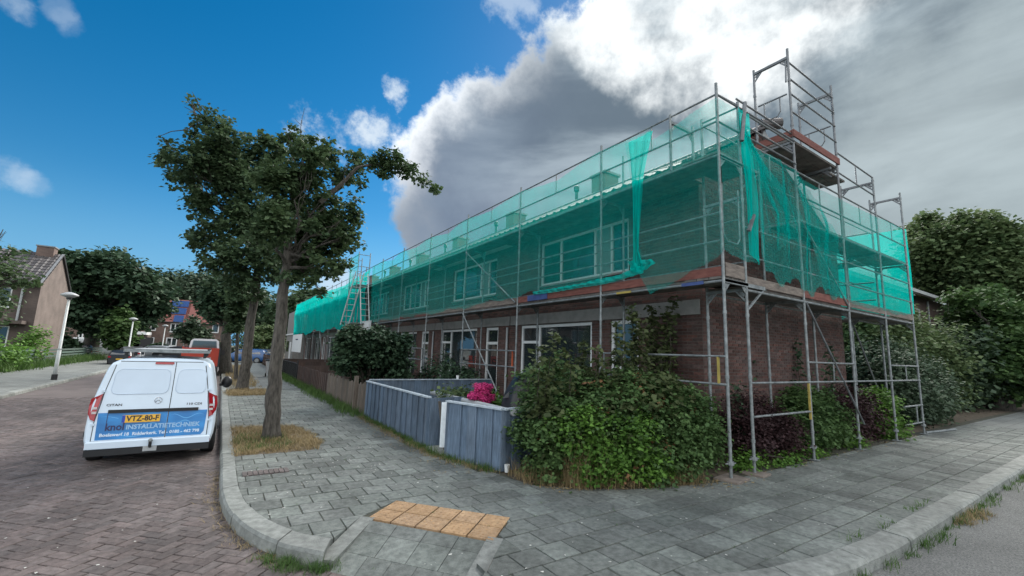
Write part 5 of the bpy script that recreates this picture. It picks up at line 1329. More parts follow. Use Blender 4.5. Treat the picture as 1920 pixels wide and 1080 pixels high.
def far_house(lab, x0, x1, y, eave, ridge, roofm, wallm, wins, depth=8., group='brick houses at the end of the street', panels=(), doors=()):
    h = thing('distant_house', lab, 'house', group=group); mb = MB(); ops = [(a, b, c, d) for a, b, c, d in wins]
    wall_mb(mb, 'Y', y, x0, x1, -.5, eave, ops, -1); part('wall', mb, wallm, h)
    for xx in (x0, x1): part('side_wall', MB().add([(xx, y, -.5), (xx, y + depth, -.5), (xx, y + depth, eave), (xx, y + depth / 2, ridge), (xx, y, eave)], [(0, 1, 2, 3, 4)]), wallm, h)
    for w in wins: window(h, 'Y', y, -1, *w, splits=((w[0] + w[1]) / 2,) if w[1] - w[0] > 1.2 else (), fw=.14)
    r_ = part('roof', MB().add([(x0 - .2, y - .4, eave - .15), (x1 + .2, y - .4, eave - .15), (x1 + .2, y + depth / 2, ridge), (x0 - .2, y + depth / 2, ridge)], [(0, 1, 2, 3)]), roofm, h)
    part('rear_slope', MB().add([(x0 - .2, y + depth / 2, ridge), (x1 + .2, y + depth / 2, ridge), (x1 + .2, y + depth, eave), (x0 - .2, y + depth, eave)], [(0, 1, 2, 3)]), roofm, r_)
    part('gutter', MB().tube([(x0 - .2, y - .42, eave - .12), (x1 + .2, y - .42, eave - .12)], .09, 6), 'black', r_)
    up = Vector((0, depth / 2 + .4, ridge - eave + .15)); n = Vector((0, -up.z, up.y)).normalized()
    for (px, t0) in panels: mb = MB().box(Vector((px, y - .4, eave - .15)) + up * t0 + n * .1, (1.25, up.length * .27, .05), rot=Matrix((Vector((1, 0, 0)), up.normalized(), n)).transposed()); part('solar_panel', mb, 'solar', r_); 
    return h


YF = 88
xa = lambda u, v=620: AY(u, v, YF).x; za = lambda u, v: AY(u, v, YF).z
far_house('red roofed brick house at the street end with solar panels', xa(275), xa(346), YF, za(345, 604), za(345, 566) + .6, 'roof_red', 'brick_grey',
          [(xa(281), xa(292), za(285, 620), za(285, 606)), (xa(318), xa(337), za(325, 623), za(325, 606)), (xa(283), xa(292), za(285, 645), za(285, 632)), (xa(314), xa(335), za(325, 649), za(325, 633))], panels=[(xa(336) - .3, .15), (xa(338) - .3, .48), (xa(340) - .3, .8), (xa(324) - .3, .8), (xa(322) - .3, .48)])
far_house('plain red roofed brick house at the street end behind the flatbed truck', xa(346) + .01, xa(424), YF, za(345, 604), za(345, 566) + .6, 'roof_red', 'brick_grey', [(xa(354), xa(374), za(360, 625), za(360, 607)), (xa(397), xa(410), za(400, 624), za(400, 608))])
part('downpipe', MB().tube([(xa(348), YF - .1, 0), (xa(348), YF - .1, za(345, 606))], .09, 6), 'concrete', [o for o in bpy.data.objects if o.name == 'distant_house.001'][0])
h2 = far_house('low brown house half hidden by the large dark tree', xa(95), xa(200), YF - 8, 5.2, 7.4, 'rooftile', 'brick_grey', [(AY(144, 640, 80).x, AY(154, 640, 80).x, .4, 2.6), (AY(121, 610, 80).x, AY(127, 610, 80).x, 3.4, 5.0)])
gr = thing('garage_row', 'low dark garages with white fascia left of the red roofed houses', 'garages'); gy = 82
part('wall', MB().span((AY(170, 640, gy).x, gy, -.3), (AY(275, 640, gy).x, gy + 5, 2.5)), 'brick_dark', gr); part('fascia', MB().span((AY(170, 640, gy).x - .3, gy - .4, 2.52), (AY(275, 640, gy).x - .1, gy + 5.2, 2.95)), 'white', gr)
for i in range(4): x = AY(176 + 24 * i, 640, gy).x; part('garage_door', MB().span((x, gy - .03, -.25), (x + 2.2, gy - .012, 2.15)), 'black', gr)
part('upper_storey', MB().span((AY(200, 640, gy).x, gy + 2, 2.96), (AY(258, 640, gy).x, gy + 7, 5.5)), 'brick_grey', gr)
# house behind the gable on the right
rh = thing('rear_house', 'brown house beyond the scaffolded gable with pale gutter and carport beam', 'house'); RY = 7.1
mb = MB(); z_ = 5.45; wall_mb(mb, 'Y', RY, 19.2, 42, -.2, z_, [(29.2, 30.8, 3.4, 4.8), (33.5, 36.5, 3.4, 4.6)], -1); part('wall', mb, 'brick_grey', rh)
part('side_wall', MB().add([(19.2, RY, -.2), (19.2, RY + 8, -.2), (19.2, RY + 8, z_), (19.2, RY + 4, z_ + 2), (19.2, RY, z_)], [(0, 1, 2, 3, 4)]), 'brick_grey', rh)
window(rh, 'Y', RY, -1, 29.2, 30.8, 3.4, 4.8, fw=.1); window(rh, 'Y', RY, -1, 33.5, 36.5, 3.4, 4.6, splits=(35.,), fw=.1)
r_ = part('roof', MB().add([(19, RY - .5, z_ - .1), (42.2, RY - .5, z_ - .1), (42.2, RY + 4, z_ + 2.1), (19, RY + 4, z_ + 2.1)], [(0, 1, 2, 3)]), 'rooftile', rh); part('gutter', MB().bar((19, RY - .55, z_ - .05), (42.2, RY - .55, z_ - .05), .14, .16), 'lamp_grey', r_)
part('carport_beam', MB().span((19.3, RY - .9, 2.0), (27, RY - .02, 2.22)), 'lead', rh); part('carport_beam', MB().span((19.3, RY - .8, 1.72), (27, RY - .03, 1.95)), 'black', rh)
part('downpipe', MB().tube([(31.8, RY - .08, 3.0), (31.8, RY - .08, 5.3)], .05, 8), 'lamp_grey', rh)
part('lower_wall', MB().span((19.4, RY - .35, -.1), (27, RY - .01, 1.7)), 'brick_dark', rh)
# last pale house front past the row's far end
ph = thing('pale_house', 'pale rendered house front just past the far end of the netted row', 'house')
part('wall', MB().span((6.6, 53.2, -.1), (13.5, 60, 5.6)), 'concrete', ph); part('door', MB().span((6.55, 55, 0), (6.598, 56, 2.1)), 'white', ph); part('window', MB().span((6.56, 57, 1.), (6.598, 59, 2.2)), 'glass', ph); part('string_course', MB().span((6.5, 53.1, 2.9), (6.598, 60, 3.05)), 'white', ph)

# ================================================================== FENCES, LAMPS, STREET THINGS
board_fence('picket_fence', 'weathered grey picket fence with uneven tops next to the blue fence', 'fence', (3.28, 11.62), (3.25, 16.4), .78, 'wood_old', .13, tops=.05, gap=.022, seed=11, flip=True)
board_fence('plank_fence', 'dark brown plank fence between the picket fence and the black railing', 'fence', (3.25, 16.5), (3.2, 23.2), .78, 'wood_brown', .16, tops=.01, seed=12, flip=True)
part('post', MB().span((3.15, 12.4, 0), (3.25, 12.5, .95)), 'wood_old', bpy.data.objects['picket_fence'])
ir = wthing('iron_railing', 'black iron railing along the footway beyond the brown planks', 'railing', (3.2, 23.6, 0))
for z in (.15, .85): part('rail', MB().bar((3.2, 23.5, z), (3.2, 30.5, z), .03, .04), 'black', ir)
for i in range(58): part('baluster', MB().bar((3.2, 23.55 + i * .12, .1), (3.2, 23.55 + i * .12, .88), .014, .014), 'black', ir)
for y in (23.5, 27, 30.5): part('post', MB().bar((3.2, y, 0), (3.2, y, 1.0), .06, .06), 'black', ir)
board_fence('low_garden_fence', 'low dark garden fence farther along near the street end', 'fence', (3.25, 31), (3.25, 44), .9, 'wood_brown', .45, seed=13)
for i, y in enumerate((17.0, 22.6, 28.3, 34.)):
    board_fence('dividing_fence', 'low wooden fence dividing two front gardens, number of gardens from the shrub ' + ('zero one two three'.split()[i]) if False else ['low dividing fence just past the round dark shrub', 'low dividing fence before the stair tower', 'low dividing fence behind the stair tower', 'low dividing fence near the far end of the row'][i], 'fence', (3.4, y), (7.2, y), .8, 'wood_brown', .4, seed=14 + i, group='low fences between front gardens')
# left side: slatted fence along the footway
lfz = wthing('slatted_fence', 'green stained fence of horizontal slats along the left footway', 'fence', (-9.05, 20, 0))
for i in range(13):
    y = 14 + i * 3.1; part('post', MB().box((-9.05, y, .5), (.1, .1, 1.05)), 'wood_green', lfz)
    for k in range(5): part('slat', MB().box((-9.0, y + 1.55, .14 + k * .19), (.02, 3.0, .12)), 'wood_green', lfz)
pfz = board_fence('garden_screen', 'tall weathered plank screen at the far left edge before the brown house', 'fence', (-9.6, 26.5), (-9.45, 31.5), 1.75, 'wood_old', .4, tops=.04, gap=.03, seed=21)
for k in range(9): part('wavy_slat', MB().tube([(-9.52 + .03 * math.sin(j * .9), 22 + j * .55, .35 + k * .17 + .05 * math.sin(j * 1.9 + k)) for j in range(9)], .06, 5), 'wood_old', pfz)
grass_stuff('verge_grass', 'tall rough grass and weeds along the left slatted fence', [(-8.7 + random.uniform(-.3, .3), random.uniform(14, 52), 0, random.uniform(.5, 1.8)) for _ in range(900)], 'grass', n_per=14, blade_h=.35, spread=.2, w=.012)
shrub('verge_bush', 'green bush growing over the left slatted fence below the brown gable', [((-9.3, 29.5, .8), (.6, 1.6, .9)), ((-9.2, 33, .6), (.6, 1.8, .7)), ((-9.4, 26, .7), (.5, 1.4, .7)), ((-9.3, 37.5, 1.0), (.5, 1., 1.0))], 7000, .16, 'leaf_lime', seed=33, cr=.25)


def lamp(lab, x, y, zt, r=.06):
    l = wthing('street_lamp', lab, 'street lamp', (x, y, 0), 'mushroom top street lamps')
    part('pole', MB().tube([(x, y, 0), (x, y, zt * .35), (x, y, zt * .352), (x, y, zt - .1)], [r * 1.15, r * 1.05, r * .85, r * .7], 12), 'lamp_pole', l, smooth=True)
    part('foot_sleeve', MB().tube([(x, y, -.02), (x, y, .22)], r * 1.6, 12), 'black', l); part('collar', MB().tube([(x, y, zt * .36), (x, y, zt * .37)], r * 1.3, 12), 'lamp_grey', l)
    part('lamp_housing', MB().tube([(x, y, zt - .12), (x, y, zt - .1), (x, y, zt - .02)], [.05, .09, .09], 14), 'black', l)
    part('lamp_head', MB().tube([(x, y, zt - .03), (x, y, zt + .05), (x, y, zt + .09), (x, y, zt + .17), (x, y, zt + .20)], [.11, .28, .285, .14, .03], 24), 'lamp_grey', l, smooth=True)
    return l


p = G(101, 712); lamp('nearest mushroom headed street lamp on the left footway', p.x, p.y, AY(122, 556, p.y).z)
c = AY(250, 600, 45); lamp('middle mushroom headed street lamp behind the white van roof', c.x, 45, c.z)
c = AY(310, 612, 62); lamp('farthest mushroom headed street lamp before the far house', c.x, 62, c.z)
# signs on the scaffold
sb_ = wthing('site_board', 'tall white site board with small dark mark hung under the far netting', 'sign', (5.9, 34, 1)); c1, c2 = AX(551, 628, 5.9), AX(563, 661, 5.9)
part('panel', MB().span((5.88, c2.y, c2.z), (5.92, c1.y + .4, c1.z)), 'white', sb_); part('mark', MB().span((5.86, (c1.y + c2.y) / 2 - .6, c1.z * .72 + c2.z * .28 - .05), (5.879, (c1.y + c2.y) / 2 + .8, c1.z * .72 + c2.z * .28 + .05)), 'navy', sb_)
sb_ = wthing('site_board', 'white sheet hung on the scaffolding above the round dark shrub', 'sign', (6.2, 22, 1)); c1, c2 = AX(680, 603, 6.3), AX(694, 625, 6.3)
part('panel', MB().span((6.28, c2.y, c2.z), (6.31, c1.y, c1.z)), 'white', sb_)


# ================================================================== VEHICLES
def wheel(par, x, y, z, r, w=.2, n=22, side=1):
    t = part('wheel', MB().tube([(x - w / 2, y, z), (x - w / 2 + .02, y, z), (x + w / 2 - .02, y, z), (x + w / 2, y, z)], [r * .93, r, r, r * .93], n), 'rubber', par)
    part('rim', MB().tube([(x + side * w * .3, y, z), (x + side * (w / 2 + .006), y, z)], r * .66, 16), 'rim', t)


def text_part(name, txt, size, m, par, at, rot, bold=0., sx=1., ext=.0):
    c = bpy.data.curves.new(name, 'FONT'); c.body = txt; c.size = size; c.offset = bold; c.extrude = .0008 + ext; c.align_x = 'CENTER'; c.align_y = 'CENTER'; c.resolution_u = 2
    o = bpy.data.objects.new(name + '_curve', c); COL.objects.link(o); bpy.context.view_layer.update()
    me = bpy.data.meshes.new_from_object(o.evaluated_get(bpy.context.evaluated_depsgraph_get())); bpy.data.objects.remove(o); me.name = name; me.materials.clear(); me.materials.append(MT[m])
    k = link(name, me, par); k.matrix_local = Matrix.Translation(at) @ rot @ Matrix.Diagonal((sx, 1, 1, 1)); return k


VX, VY, VZ = -.71, 8.55, -.10
van = wthing('delivery_van', 'white panel van with blue lettered rear doors and roof rack parked at the kerb', 'van', (VX, VY, VZ))
VS = .90
halfw = [(.0, .20), (.60, .20), (.78, .24), (.865, .32), (.895, .45), (.905, .62), (.90, .85), (.875, 1.05), (.835, 1.25), (.79, 1.45), (.755, 1.58), (.71, 1.66), (.62, 1.715), (.45, 1.74), (.0, 1.755)]
halfw = [(a * VS * .945, b * VS * .985) for a, b in halfw]
tiltf = lambda z: (0 if z < .42 * VS else (z - .42 * VS) * .13)
HL = 4.2 * VS


def van_ring(y, s, ztop, wmul=1., tilt=True, bot=0.):
    pts = []
    for (x, z) in halfw:
        zz = z if z < ztop - .12 else ztop - .12 + .12 * (1 - math.exp(-(z - ztop + .12) / .12)) if z > ztop - .12 and ztop < 1.7 * VS else z
        zz = min(zz, ztop); zz = max(zz, .2 * VS + bot); k = s * wmul; pts.append((x * k, zz))
    ring = [(VX + x, VY + y + (tiltf(z) if tilt else 0), VZ + z) for x, z in pts] + [(VX - x, VY + y + (tiltf(z) if tilt else 0), VZ + z) for x, z in pts[::-1][1:-1]]
    return ring


T_ = 1.735 * VS
rings = [van_ring(.0, .955, T_ - .045), van_ring(.02, .975, T_ - .025), van_ring(.06, .993, T_ - .008), van_ring(.14, 1., T_), van_ring(.9, 1., T_ + .01, tilt=True), van_ring(2.0 * VS, 1., T_ + .0, tilt=False), van_ring(2.75 * VS, .98, T_ - .06, tilt=False),
         van_ring(3.05 * VS, .97, 1.48 * VS, tilt=False), van_ring(3.45 * VS, .96, 1.12 * VS, tilt=False), van_ring(3.95 * VS, .93, .98 * VS, tilt=False), van_ring(4.15 * VS, .86, .85 * VS, tilt=False), van_ring(4.2 * VS, .80, .6 * VS, tilt=False)]
mb = MB(); n_ = len(rings[0]); mb.grid([r_ + [r_[0]] for r_ in rings]); mb.add(rings[0], [tuple(range(n_))]); mb.add(rings[-1], [tuple(range(n_))[::-1]])
bd = part('body', mb, 'van', van, smooth=True)
for p_ in bd.data.polygons:
    if len(p_.vertices) > 6: p_.use_smooth = False


def rearp(x, z, d=.0): z = z * VS; return (VX + x * VS, VY + tiltf(z) - d, VZ + z)


def rear_poly(name, pts, m, d=.006, th=.01, par=None):
    n = len(pts); V = [rearp(x, z, d) for x, z in pts] + [rearp(x, z, d - th) for x, z in pts]
    return part(name, MB().add(V, [tuple(range(n))] + [(i, n + i, n + (i + 1) % n, (i + 1) % n) for i in range(n)]), m, par or van)


def rounded(x0, x1, z0, z1, r, k=5, skew=0.):
    P = []
    for (cx, cz, a0) in ((x1 - r, z0 + r, -90), (x1 - r, z1 - r, 0), (x0 + r, z1 - r, 90), (x0 + r, z0 + r, 180)):
        for i in range(k + 1):
            a = math.radians(a0 + 90 * i / k); P.append((cx + r * math.cos(a), cz + r * math.sin(a)))
    mid = (x0 + x1) / 2; return [(x - (z - z0) * skew * (1 if x > mid else -1), z) for x, z in P]


MT['gap_shade'] = mat('door_gap_shade_paint', (.05, .055, .06), .7, .1, 3); MT['van_shade'] = mat('shaded_panel_paint', (.54, .645, .76), .22, .05, 2, spec=.6)
# door skins, each a slightly proud panel
dl = rear_poly('rear_door', [(-.74, .43), (.165, .43), (.172, 1.66), (-.55, 1.66), (-.60, 1.60), (-.685, 1.15), (-.70, 1.0), (-.74, .72)], 'van', .010, .012)
dr = rear_poly('rear_door', [(.178, .43), (.74, .43), (.74, .72), (.70, 1.0), (.685, 1.15), (.60, 1.60), (.55, 1.66), (.184, 1.66)], 'van', .010, .012)
wl = rear_poly('window_blank', [(x if x < -.2 else x + (z - 1.13) * .09, z) for x, z in rounded(-.62, .12, 1.14, 1.54, .09, skew=.09)], 'van_shade', .018, .01, dl)  # panel shading put into the colour, a darker copy of the van paint
wr = rear_poly('window_blank', [(x + (0 if x > .4 else -.02), z) for x, z in rounded(.235, .65, 1.14, 1.54, .09, skew=.05)], 'van_shade', .018, .01, dr)
rear_poly('door_seam', [(.164, .43), (.180, .43), (.186, 1.66), (.170, 1.66)], 'gap_shade', .006, .01)  # dark strips stand in for the shade inside the door gaps
for s_ in (-1, 1): rear_poly('door_seam', [(s_ * x, z) for x, z in ((.738, .42), (.752, .42), (.752, .72), (.712, 1.0), (.697, 1.15), (.612, 1.61), (.60, 1.60), (.683, 1.15), (.698, 1.0), (.738, .72))][:: s_], 'gap_shade', .006, .01)
rear_poly('door_seam', [(-.75, .418), (.75, .418), (.75, .431), (-.75, .431)], 'gap_shade', .006, .01); rear_poly('door_seam', [(-.56, 1.66), (.56, 1.66), (.56, 1.672), (-.56, 1.672)], 'gap_shade', .006, .01)
for dd_, pp_ in ((dl, [(x if x < -.2 else x + (z - 1.13) * .09, z) for x, z in rounded(-.62, .12, 1.14, 1.54, .09, skew=.09)]), (dr, [(x + (0 if x > .4 else -.02), z) for x, z in rounded(.235, .65, 1.14, 1.54, .09, skew=.05)])):
    part('panel_edge', MB().tube([rearp(x, z, .019) for x, z in pp_ + pp_[:1]], .0035, 5), 'van_shade', dd_)
dcl = rear_poly('blue_decal', [(-.70, .44), (.163, .44), (.165, .85), (-.715, .85)], 'decal', .0135, .002, dl)
dcr = rear_poly('blue_decal', [(.180, .44), (.66, .44), (.70, .50), (.715, .85), (.180, .85)], 'decal', .0135, .002, dr)
for i, (x0, x1, zc, am, ph) in enumerate(((-.68, .15, .50, .03, 0), (-.68, .1, .77, .025, 1), (-.3, .15, .64, .03, 2.2), (.19, .69, .76, .035, .4), (.19, .67, .51, .02, 1.8), (.20, .6, .66, .03, 3))):
    P = []; N_ = 14
    for k in range(N_ + 1): t = k / N_; P.append((x0 + (x1 - x0) * t, zc + am * math.sin(t * 9 + ph) + .006 * math.sin(t * 3.14)))
    for k in range(N_, -1, -1): t = k / N_; P.append((x0 + (x1 - x0) * t, zc + am * math.sin(t * 9 + ph) - .008 * math.sin(t * 3.14)))
    V = [rearp(x, z, .0145) for x, z in P]; mb = MB(); n2 = N_ + 1; mb.add(V, [(k, k + 1, 2 * n2 - 2 - k, 2 * n2 - 1 - k) for k in range(N_)]); part('decal_wave', mb, 'decal_wave', dcl if i < 3 else dcr)
RX_ = Matrix.Rotation(math.radians(90), 4, 'X'); RT = Matrix.Rotation(-math.atan(.13), 4, 'X') @ RX_
L_ = lambda x, z, d: Vector(rearp(x, z, d)) - Vector((VX, VY, VZ))
text_part('lettering', 'knol', .155 * VS, 'navy', van, L_(-.485, .625, .0165), RT, .004, .88)
rear_poly('lettering_frame', [(-.60, .60), (-.592, .60), (-.592, .85), (-.60, .85)], 'navy', .016, .002)
text_part('lettering', 'INSTALLATIETECHNIEK', .098 * VS, 'vinyl_grey', van, L_(.14, .615, .0165), RT, .0025, .95)
text_part('lettering', 'Boelewerf 18  Ridderkerk. Tel - 0180 - 462 798', .068 * VS, 'vinyl_white', van, L_(-.01, .51, .0165), RT, .0015, .98)
text_part('model_badge', 'CITAN', .05 * VS, 'black', van, L_(-.54, .968, .014), RT, .001, 1.3); text_part('model_badge', '110 CDI', .05 * VS, 'black', van, L_(.51, .955, .014), RT, .001, 1.3)
ring = [L_(0.01 + .048 * math.cos(a), 1.03 + .048 * math.sin(a), .018) + Vector((VX, VY, VZ)) for a in [2 * math.pi * i / 24 for i in range(25)]]; em = MB().tube(ring, .0045, 6)
for a in (90, 210, 330): em.bar(rearp(.01, 1.03, .018), rearp(.01 + .046 * math.cos(math.radians(a)), 1.03 + .046 * math.sin(math.radians(a)), .018), .007, .007)
part('star_emblem', em, 'chrome', van)
pl = rear_poly('number_plate', [(-.412, .690), (.072, .690), (.072, .806), (-.412, .806)], 'plate', .030, .014); rear_poly('plate_band', [(-.412, .692), (-.374, .692), (-.374, .804), (-.412, .804)], 'plate_blue', .0315, .001, pl)
rear_poly('plate_recess', [(-.46, .68), (.10, .68), (.10, .835), (-.46, .835)], 'decal', .0155, .002)
text_part('plate_lettering', 'VTZ-80-F', .118 * VS, 'black', van, L_(-.150, .748, .0325), RT, .003, .88)
part('handle_bar', MB().box(Vector(rearp(-.008, .870, .018)), (1.18 * VS, .03, .05 * VS)), 'black', van)
bl_ = rear_poly('brake_light', rounded(-.11, .15, 1.622, 1.662, .018), 'red_lamp', .022, .02)
for s in (-1, 1):
    P = [(.745, .73), (.80, .76), (.845, .84), (.85, .95), (.835, 1.07), (.70, 1.15), (.708, 1.08), (.735, .90)]; n = len(P)
    V = []
    for (x, z) in P: p0 = rearp(s * x, z, 0); V.append((p0[0], p0[1] - .032 + max(0, (x - .79)) * 1.1, p0[2]))
    V2 = [(v[0] - s * .004, v[1] + .10, v[2]) for v in V]
    lp_ = part('tail_light', MB().add(V + V2, [tuple(range(n)), ] + [(i, n + i, n + (i + 1) % n, (i + 1) % n) for i in range(n)]), 'red_lamp', van)
    for zc in (.86, .93): part('clear_lens', MB().box((rearp(s * .765, zc, 0)[0], rearp(0, zc, 0)[1] - .030, rearp(0, zc, 0)[2]), (.05, .012, .035 * VS)), 'lamp_white', lp_)
    part('reflector', MB().box(Vector(rearp(s * .70, .345, .03)) + Vector((s * .02, .02, 0)), (.15, .04, .032)), 'red_lamp', van)
    for zc in (.68, 1.19): part('hinge', MB().box(Vector(rearp(s * (.755 if zc < 1 else .70), zc, .015)), (.035, .03, .03)), 'van', van)
    wheel(van, VX + s * .78 * VS, VY + .78 * VS, VZ + .31 * VS, .31 * VS, .21 * VS, side=s); wheel(van, VX + s * .78 * VS, VY + 3.3 * VS, VZ + .31 * VS, .31 * VS, .21 * VS, side=s)
    m_ = part('wing_mirror', MB().sphere((VX + s * 1.0 * VS, VY + 2.85 * VS, VZ + 1.12 * VS), (.10, .07, .12)), 'black', van, smooth=True); part('mirror_arm', MB().bar((VX + s * .86 * VS, VY + 2.87 * VS, VZ + 1.06 * VS), (VX + s * .98 * VS, VY + 2.87 * VS, VZ + 1.06 * VS), .05, .05), 'black', m_)
    part('side_window', MB().add([(VX + s * (.885 - (z - 1.0) * .17) * VS, VY + y * VS, VZ + z * VS) for y, z in ((2.05, 1.06), (3.1, 1.02), (2.8, 1.5), (2.1, 1.56))], [(0, 1, 2, 3)]), 'glass_dark', van)
    part('side_moulding', MB().bar((VX + s * .908 * VS, VY + .4, VZ + .47 * VS), (VX + s * .908 * VS, VY + 2.9, VZ + .47 * VS), .02, .06), 'black', van)
part('bumper', MB().box((VX, VY + .02, VZ + .37 * VS), (1.60 * VS, .13, .115 * VS), bevel=.02), 'van', van)
part('bumper_skirt', MB().box((VX, VY + .03, VZ + .25 * VS), (1.60 * VS, .14, .095 * VS)), 'black', van)
part('windscreen', MB().add([(VX + x * VS, VY + y * VS, VZ + z * VS) for x, y, z in ((-.72, 3.42, 1.14), (.72, 3.42, 1.14), (.62, 2.86, 1.68), (-.62, 2.86, 1.68))], [(0, 1, 2, 3)]), 'glass_dark', van)
tb = part('tow_bar', MB().tube([(VX, VY + .1, VZ + .28), (VX, VY - .05, VZ + .27), (VX, VY - .09, VZ + .29), (VX, VY - .09, VZ + .34)], .02, 8), 'black', van); part('tow_socket', MB().box((VX, VY - .03, VZ + .245), (.16, .05, .07)), 'lamp_grey', van)
part('tow_ball', MB().sphere((VX, VY - .09, VZ + .365), (.028, .028, .028)), 'steel', tb)
rk = part('roof_rack', MB().span((VX - .56 * VS, VY + .35, VZ + T_ + .085), (VX + .62 * VS, VY + 2.6 * VS, VZ + T_ + .115)), 'lamp_grey', van)
part('rack_edge', MB().bar((VX - .58 * VS, VY + .33, VZ + T_ + .10), (VX + .64 * VS, VY + .33, VZ + T_ + .10), .03, .05), 'steel', rk)
for s in (-.56, .56):
    for y in (.5, 1.4, 2.2): part('rack_foot', MB().box((VX + s * VS, VY + y, VZ + T_ + .04), (.04, .06, .1)), 'black', rk)
    part('rack_rail', MB().bar((VX + s * 1.08 * VS, VY + .34, VZ + T_ + .12), (VX + s * 1.08 * VS, VY + 2.6 * VS, VZ + T_ + .12), .025, .035), 'black', rk)
part('underbody', MB().span((VX - .7 * VS, VY + .2, VZ + .16), (VX + .7 * VS, VY + 3.9 * VS, VZ + .26)), 'black', van)


def car(lab, x, y, z, rz, col, L=4.2, Wd=1.72, H=1.45, kind='hatch', s=1., group=None, name='parked_car'):
    c = thing(name, lab, 'car' if kind != 'van' else 'van', (x, y, z), rz, group); c.scale = (s, s, s)
    hw = Wd / 2; zb = .2; belt = .9 if kind != 'van' else 1.0
    top = {'hatch': [(-L / 2, .95), (-L / 2 + .12, 1.0), (-L / 2 + .45, H - .06), (-L / 2 + 1.2, H), (.1, H - .01), (.55, H - .1), (1.15, .98), (L / 2 - .3, .85), (L / 2, .6)],
           'van': [(-L / 2, H - .1), (-L / 2 + .1, H), (-L / 2 + 1., H), (.5, H), (.95, H - .15), (1.35, 1.15), (1.5, 1.08), (L / 2 - .15, .9), (L / 2, .6)]}[kind]
    g = []
    for (yy, zt) in top:
        en = 0.9 if abs(yy) > L / 2 - .05 else 1.; b = min(belt, zt)
        g.append([(sx_ * hw * k * en, yy, zz) for sx_ in (1,) for k, zz in ((.0, zb), (.9, zb), (.99, zb + .2), (1., (zb + b) / 2), (.97, b), (.83 if zt > b + .1 else .94, b + (zt - b) * .8), (.72 if zt > b + .1 else .8, zt), (0, zt + .01))])
    gg = [r_ + [(-p[0], p[1], p[2]) for p in r_[::-1][1:]] for r_ in g]; mb = MB(); mb.grid(gg); mb.add(gg[0], [tuple(range(len(gg[0])))[::-1]]); mb.add(gg[-1], [tuple(range(len(gg[-1])))])
    link('body', mb.mesh('body', col, True), c)
    for sd in (-1, 1):
        for yy in (-L * .3, L * .31):
            w_ = link('wheel', MB().tube([(sd * (hw - .2), yy, .31), (sd * (hw + .01), yy, .31)], .31, 18).mesh('wheel', 'rubber'), c); link('rim', MB().tube([(sd * (hw - .02), yy, .31), (sd * (hw + .02), yy, .31)], .2, 14).mesh('rim', 'rim'), w_)
        if kind == 'hatch': link('side_window', MB().add([(sd * hw * k, yy, zz) for k, yy, zz in ((.975, -L / 2 + .55, .95), (.975, 1.0, .95), (.80, .45, H - .12), (.80, -L / 2 + .75, H - .12))], [(0, 1, 2, 3)]).mesh('side_window', 'glass_dark'), c)
        link('tail_light', MB().box((sd * hw * .82, -L / 2 - .005, .82), (.2, .04, .16)).mesh('tail_light', 'red_lamp'), c); link('headlight', MB().box((sd * hw * .72, L / 2 - .06, .66), (.26, .16, .12)).mesh('headlight', 'lamp_white'), c)
    link('rear_window', MB().add([(k * hw, -L / 2 + yy - .012, zz) for k, yy, zz in ((-.82, .14, 1.03), (.82, .14, 1.03), (.68, .42, H - .12), (-.68, .42, H - .12))] if kind == 'hatch' else [(k * hw, -L / 2 - .01, zz) for k, zz in ((-.7, 1.1), (.7, 1.1), (.62, H - .25), (-.62, H - .25))], [(0, 1, 2, 3)]).mesh('rear_window', 'glass_dark'), c)
    link('windscreen', MB().add([(k * hw, yy, zz) for k, yy, zz in (((-.85, 1.17, 1.0), (.85, 1.17, 1.0), (.7, .58, H - .07), (-.7, .58, H - .07)) if kind == 'hatch' else ((-.85, 1.38, 1.17), (.85, 1.38, 1.17), (.7, .98, H - .14), (-.7, .98, H - .14)))], [(3, 2, 1, 0)]).mesh('windscreen', 'glass_dark'), c)
    link('number_plate', MB().box((0, -L / 2 - .01, .62), (.5, .03, .11)).mesh('number_plate', 'plate'), c)
    return c


for nm, cc in (('car_silver', (.30, .32, .34)), ('car_dark', (.02, .022, .026)), ('car_blue', (.02, .08, .22)), ('car_maroon', (.10, .015, .02)), ('car_white', (.6, .62, .63))): MT[nm] = mat(nm + '_paint', cc, .25, .05, 2, spec=.6)


def place(u, v, Y): return AY(u, v, Y)


c = place(226, 690, 42); car('dark parked car on the left side just behind the white van', c.x, 42, -.1, .05, 'car_dark', s=.75)
c = place(246, 675, 50); car('silver hatchback parked on the left side beyond the dark car', c.x, 50, -.1, .03, 'car_silver', s=.85)
c = place(288, 668, 60); car('light silver car standing crosswise at the street end', c.x, 60, -.1, 1.4, 'car_silver', s=.9)
c = place(330, 668, 58); car('dark car standing crosswise before the far houses', c.x, 58, -.1, 1.5, 'car_dark', s=.9)
c = place(462, 672, 48); car('blue car seen between the street tree trunks', c.x, 48, -.05, 1.2, 'car_blue', s=.9)
c = place(483, 668, 52); car('black car parked right of the blue car', c.x, 52, -.05, 1.5, 'car_dark', s=.9)
c = place(150, 660, 62); car('white delivery van parked left of the large dark tree trunk', c.x, 62, -.1, 1.6, 'car_white', L=5., H=2.1, kind='van', s=.9)
c = place(207, 660, 62); car('white van parked right of the large dark tree trunk', c.x, 62, -.1, -1.3, 'car_white', L=4.6, H=2.0, kind='van', s=.9)
c = place(120, 664, 52); car('black car parked below the left house gable', c.x, 52, -.1, 1.5, 'car_dark', s=.9)
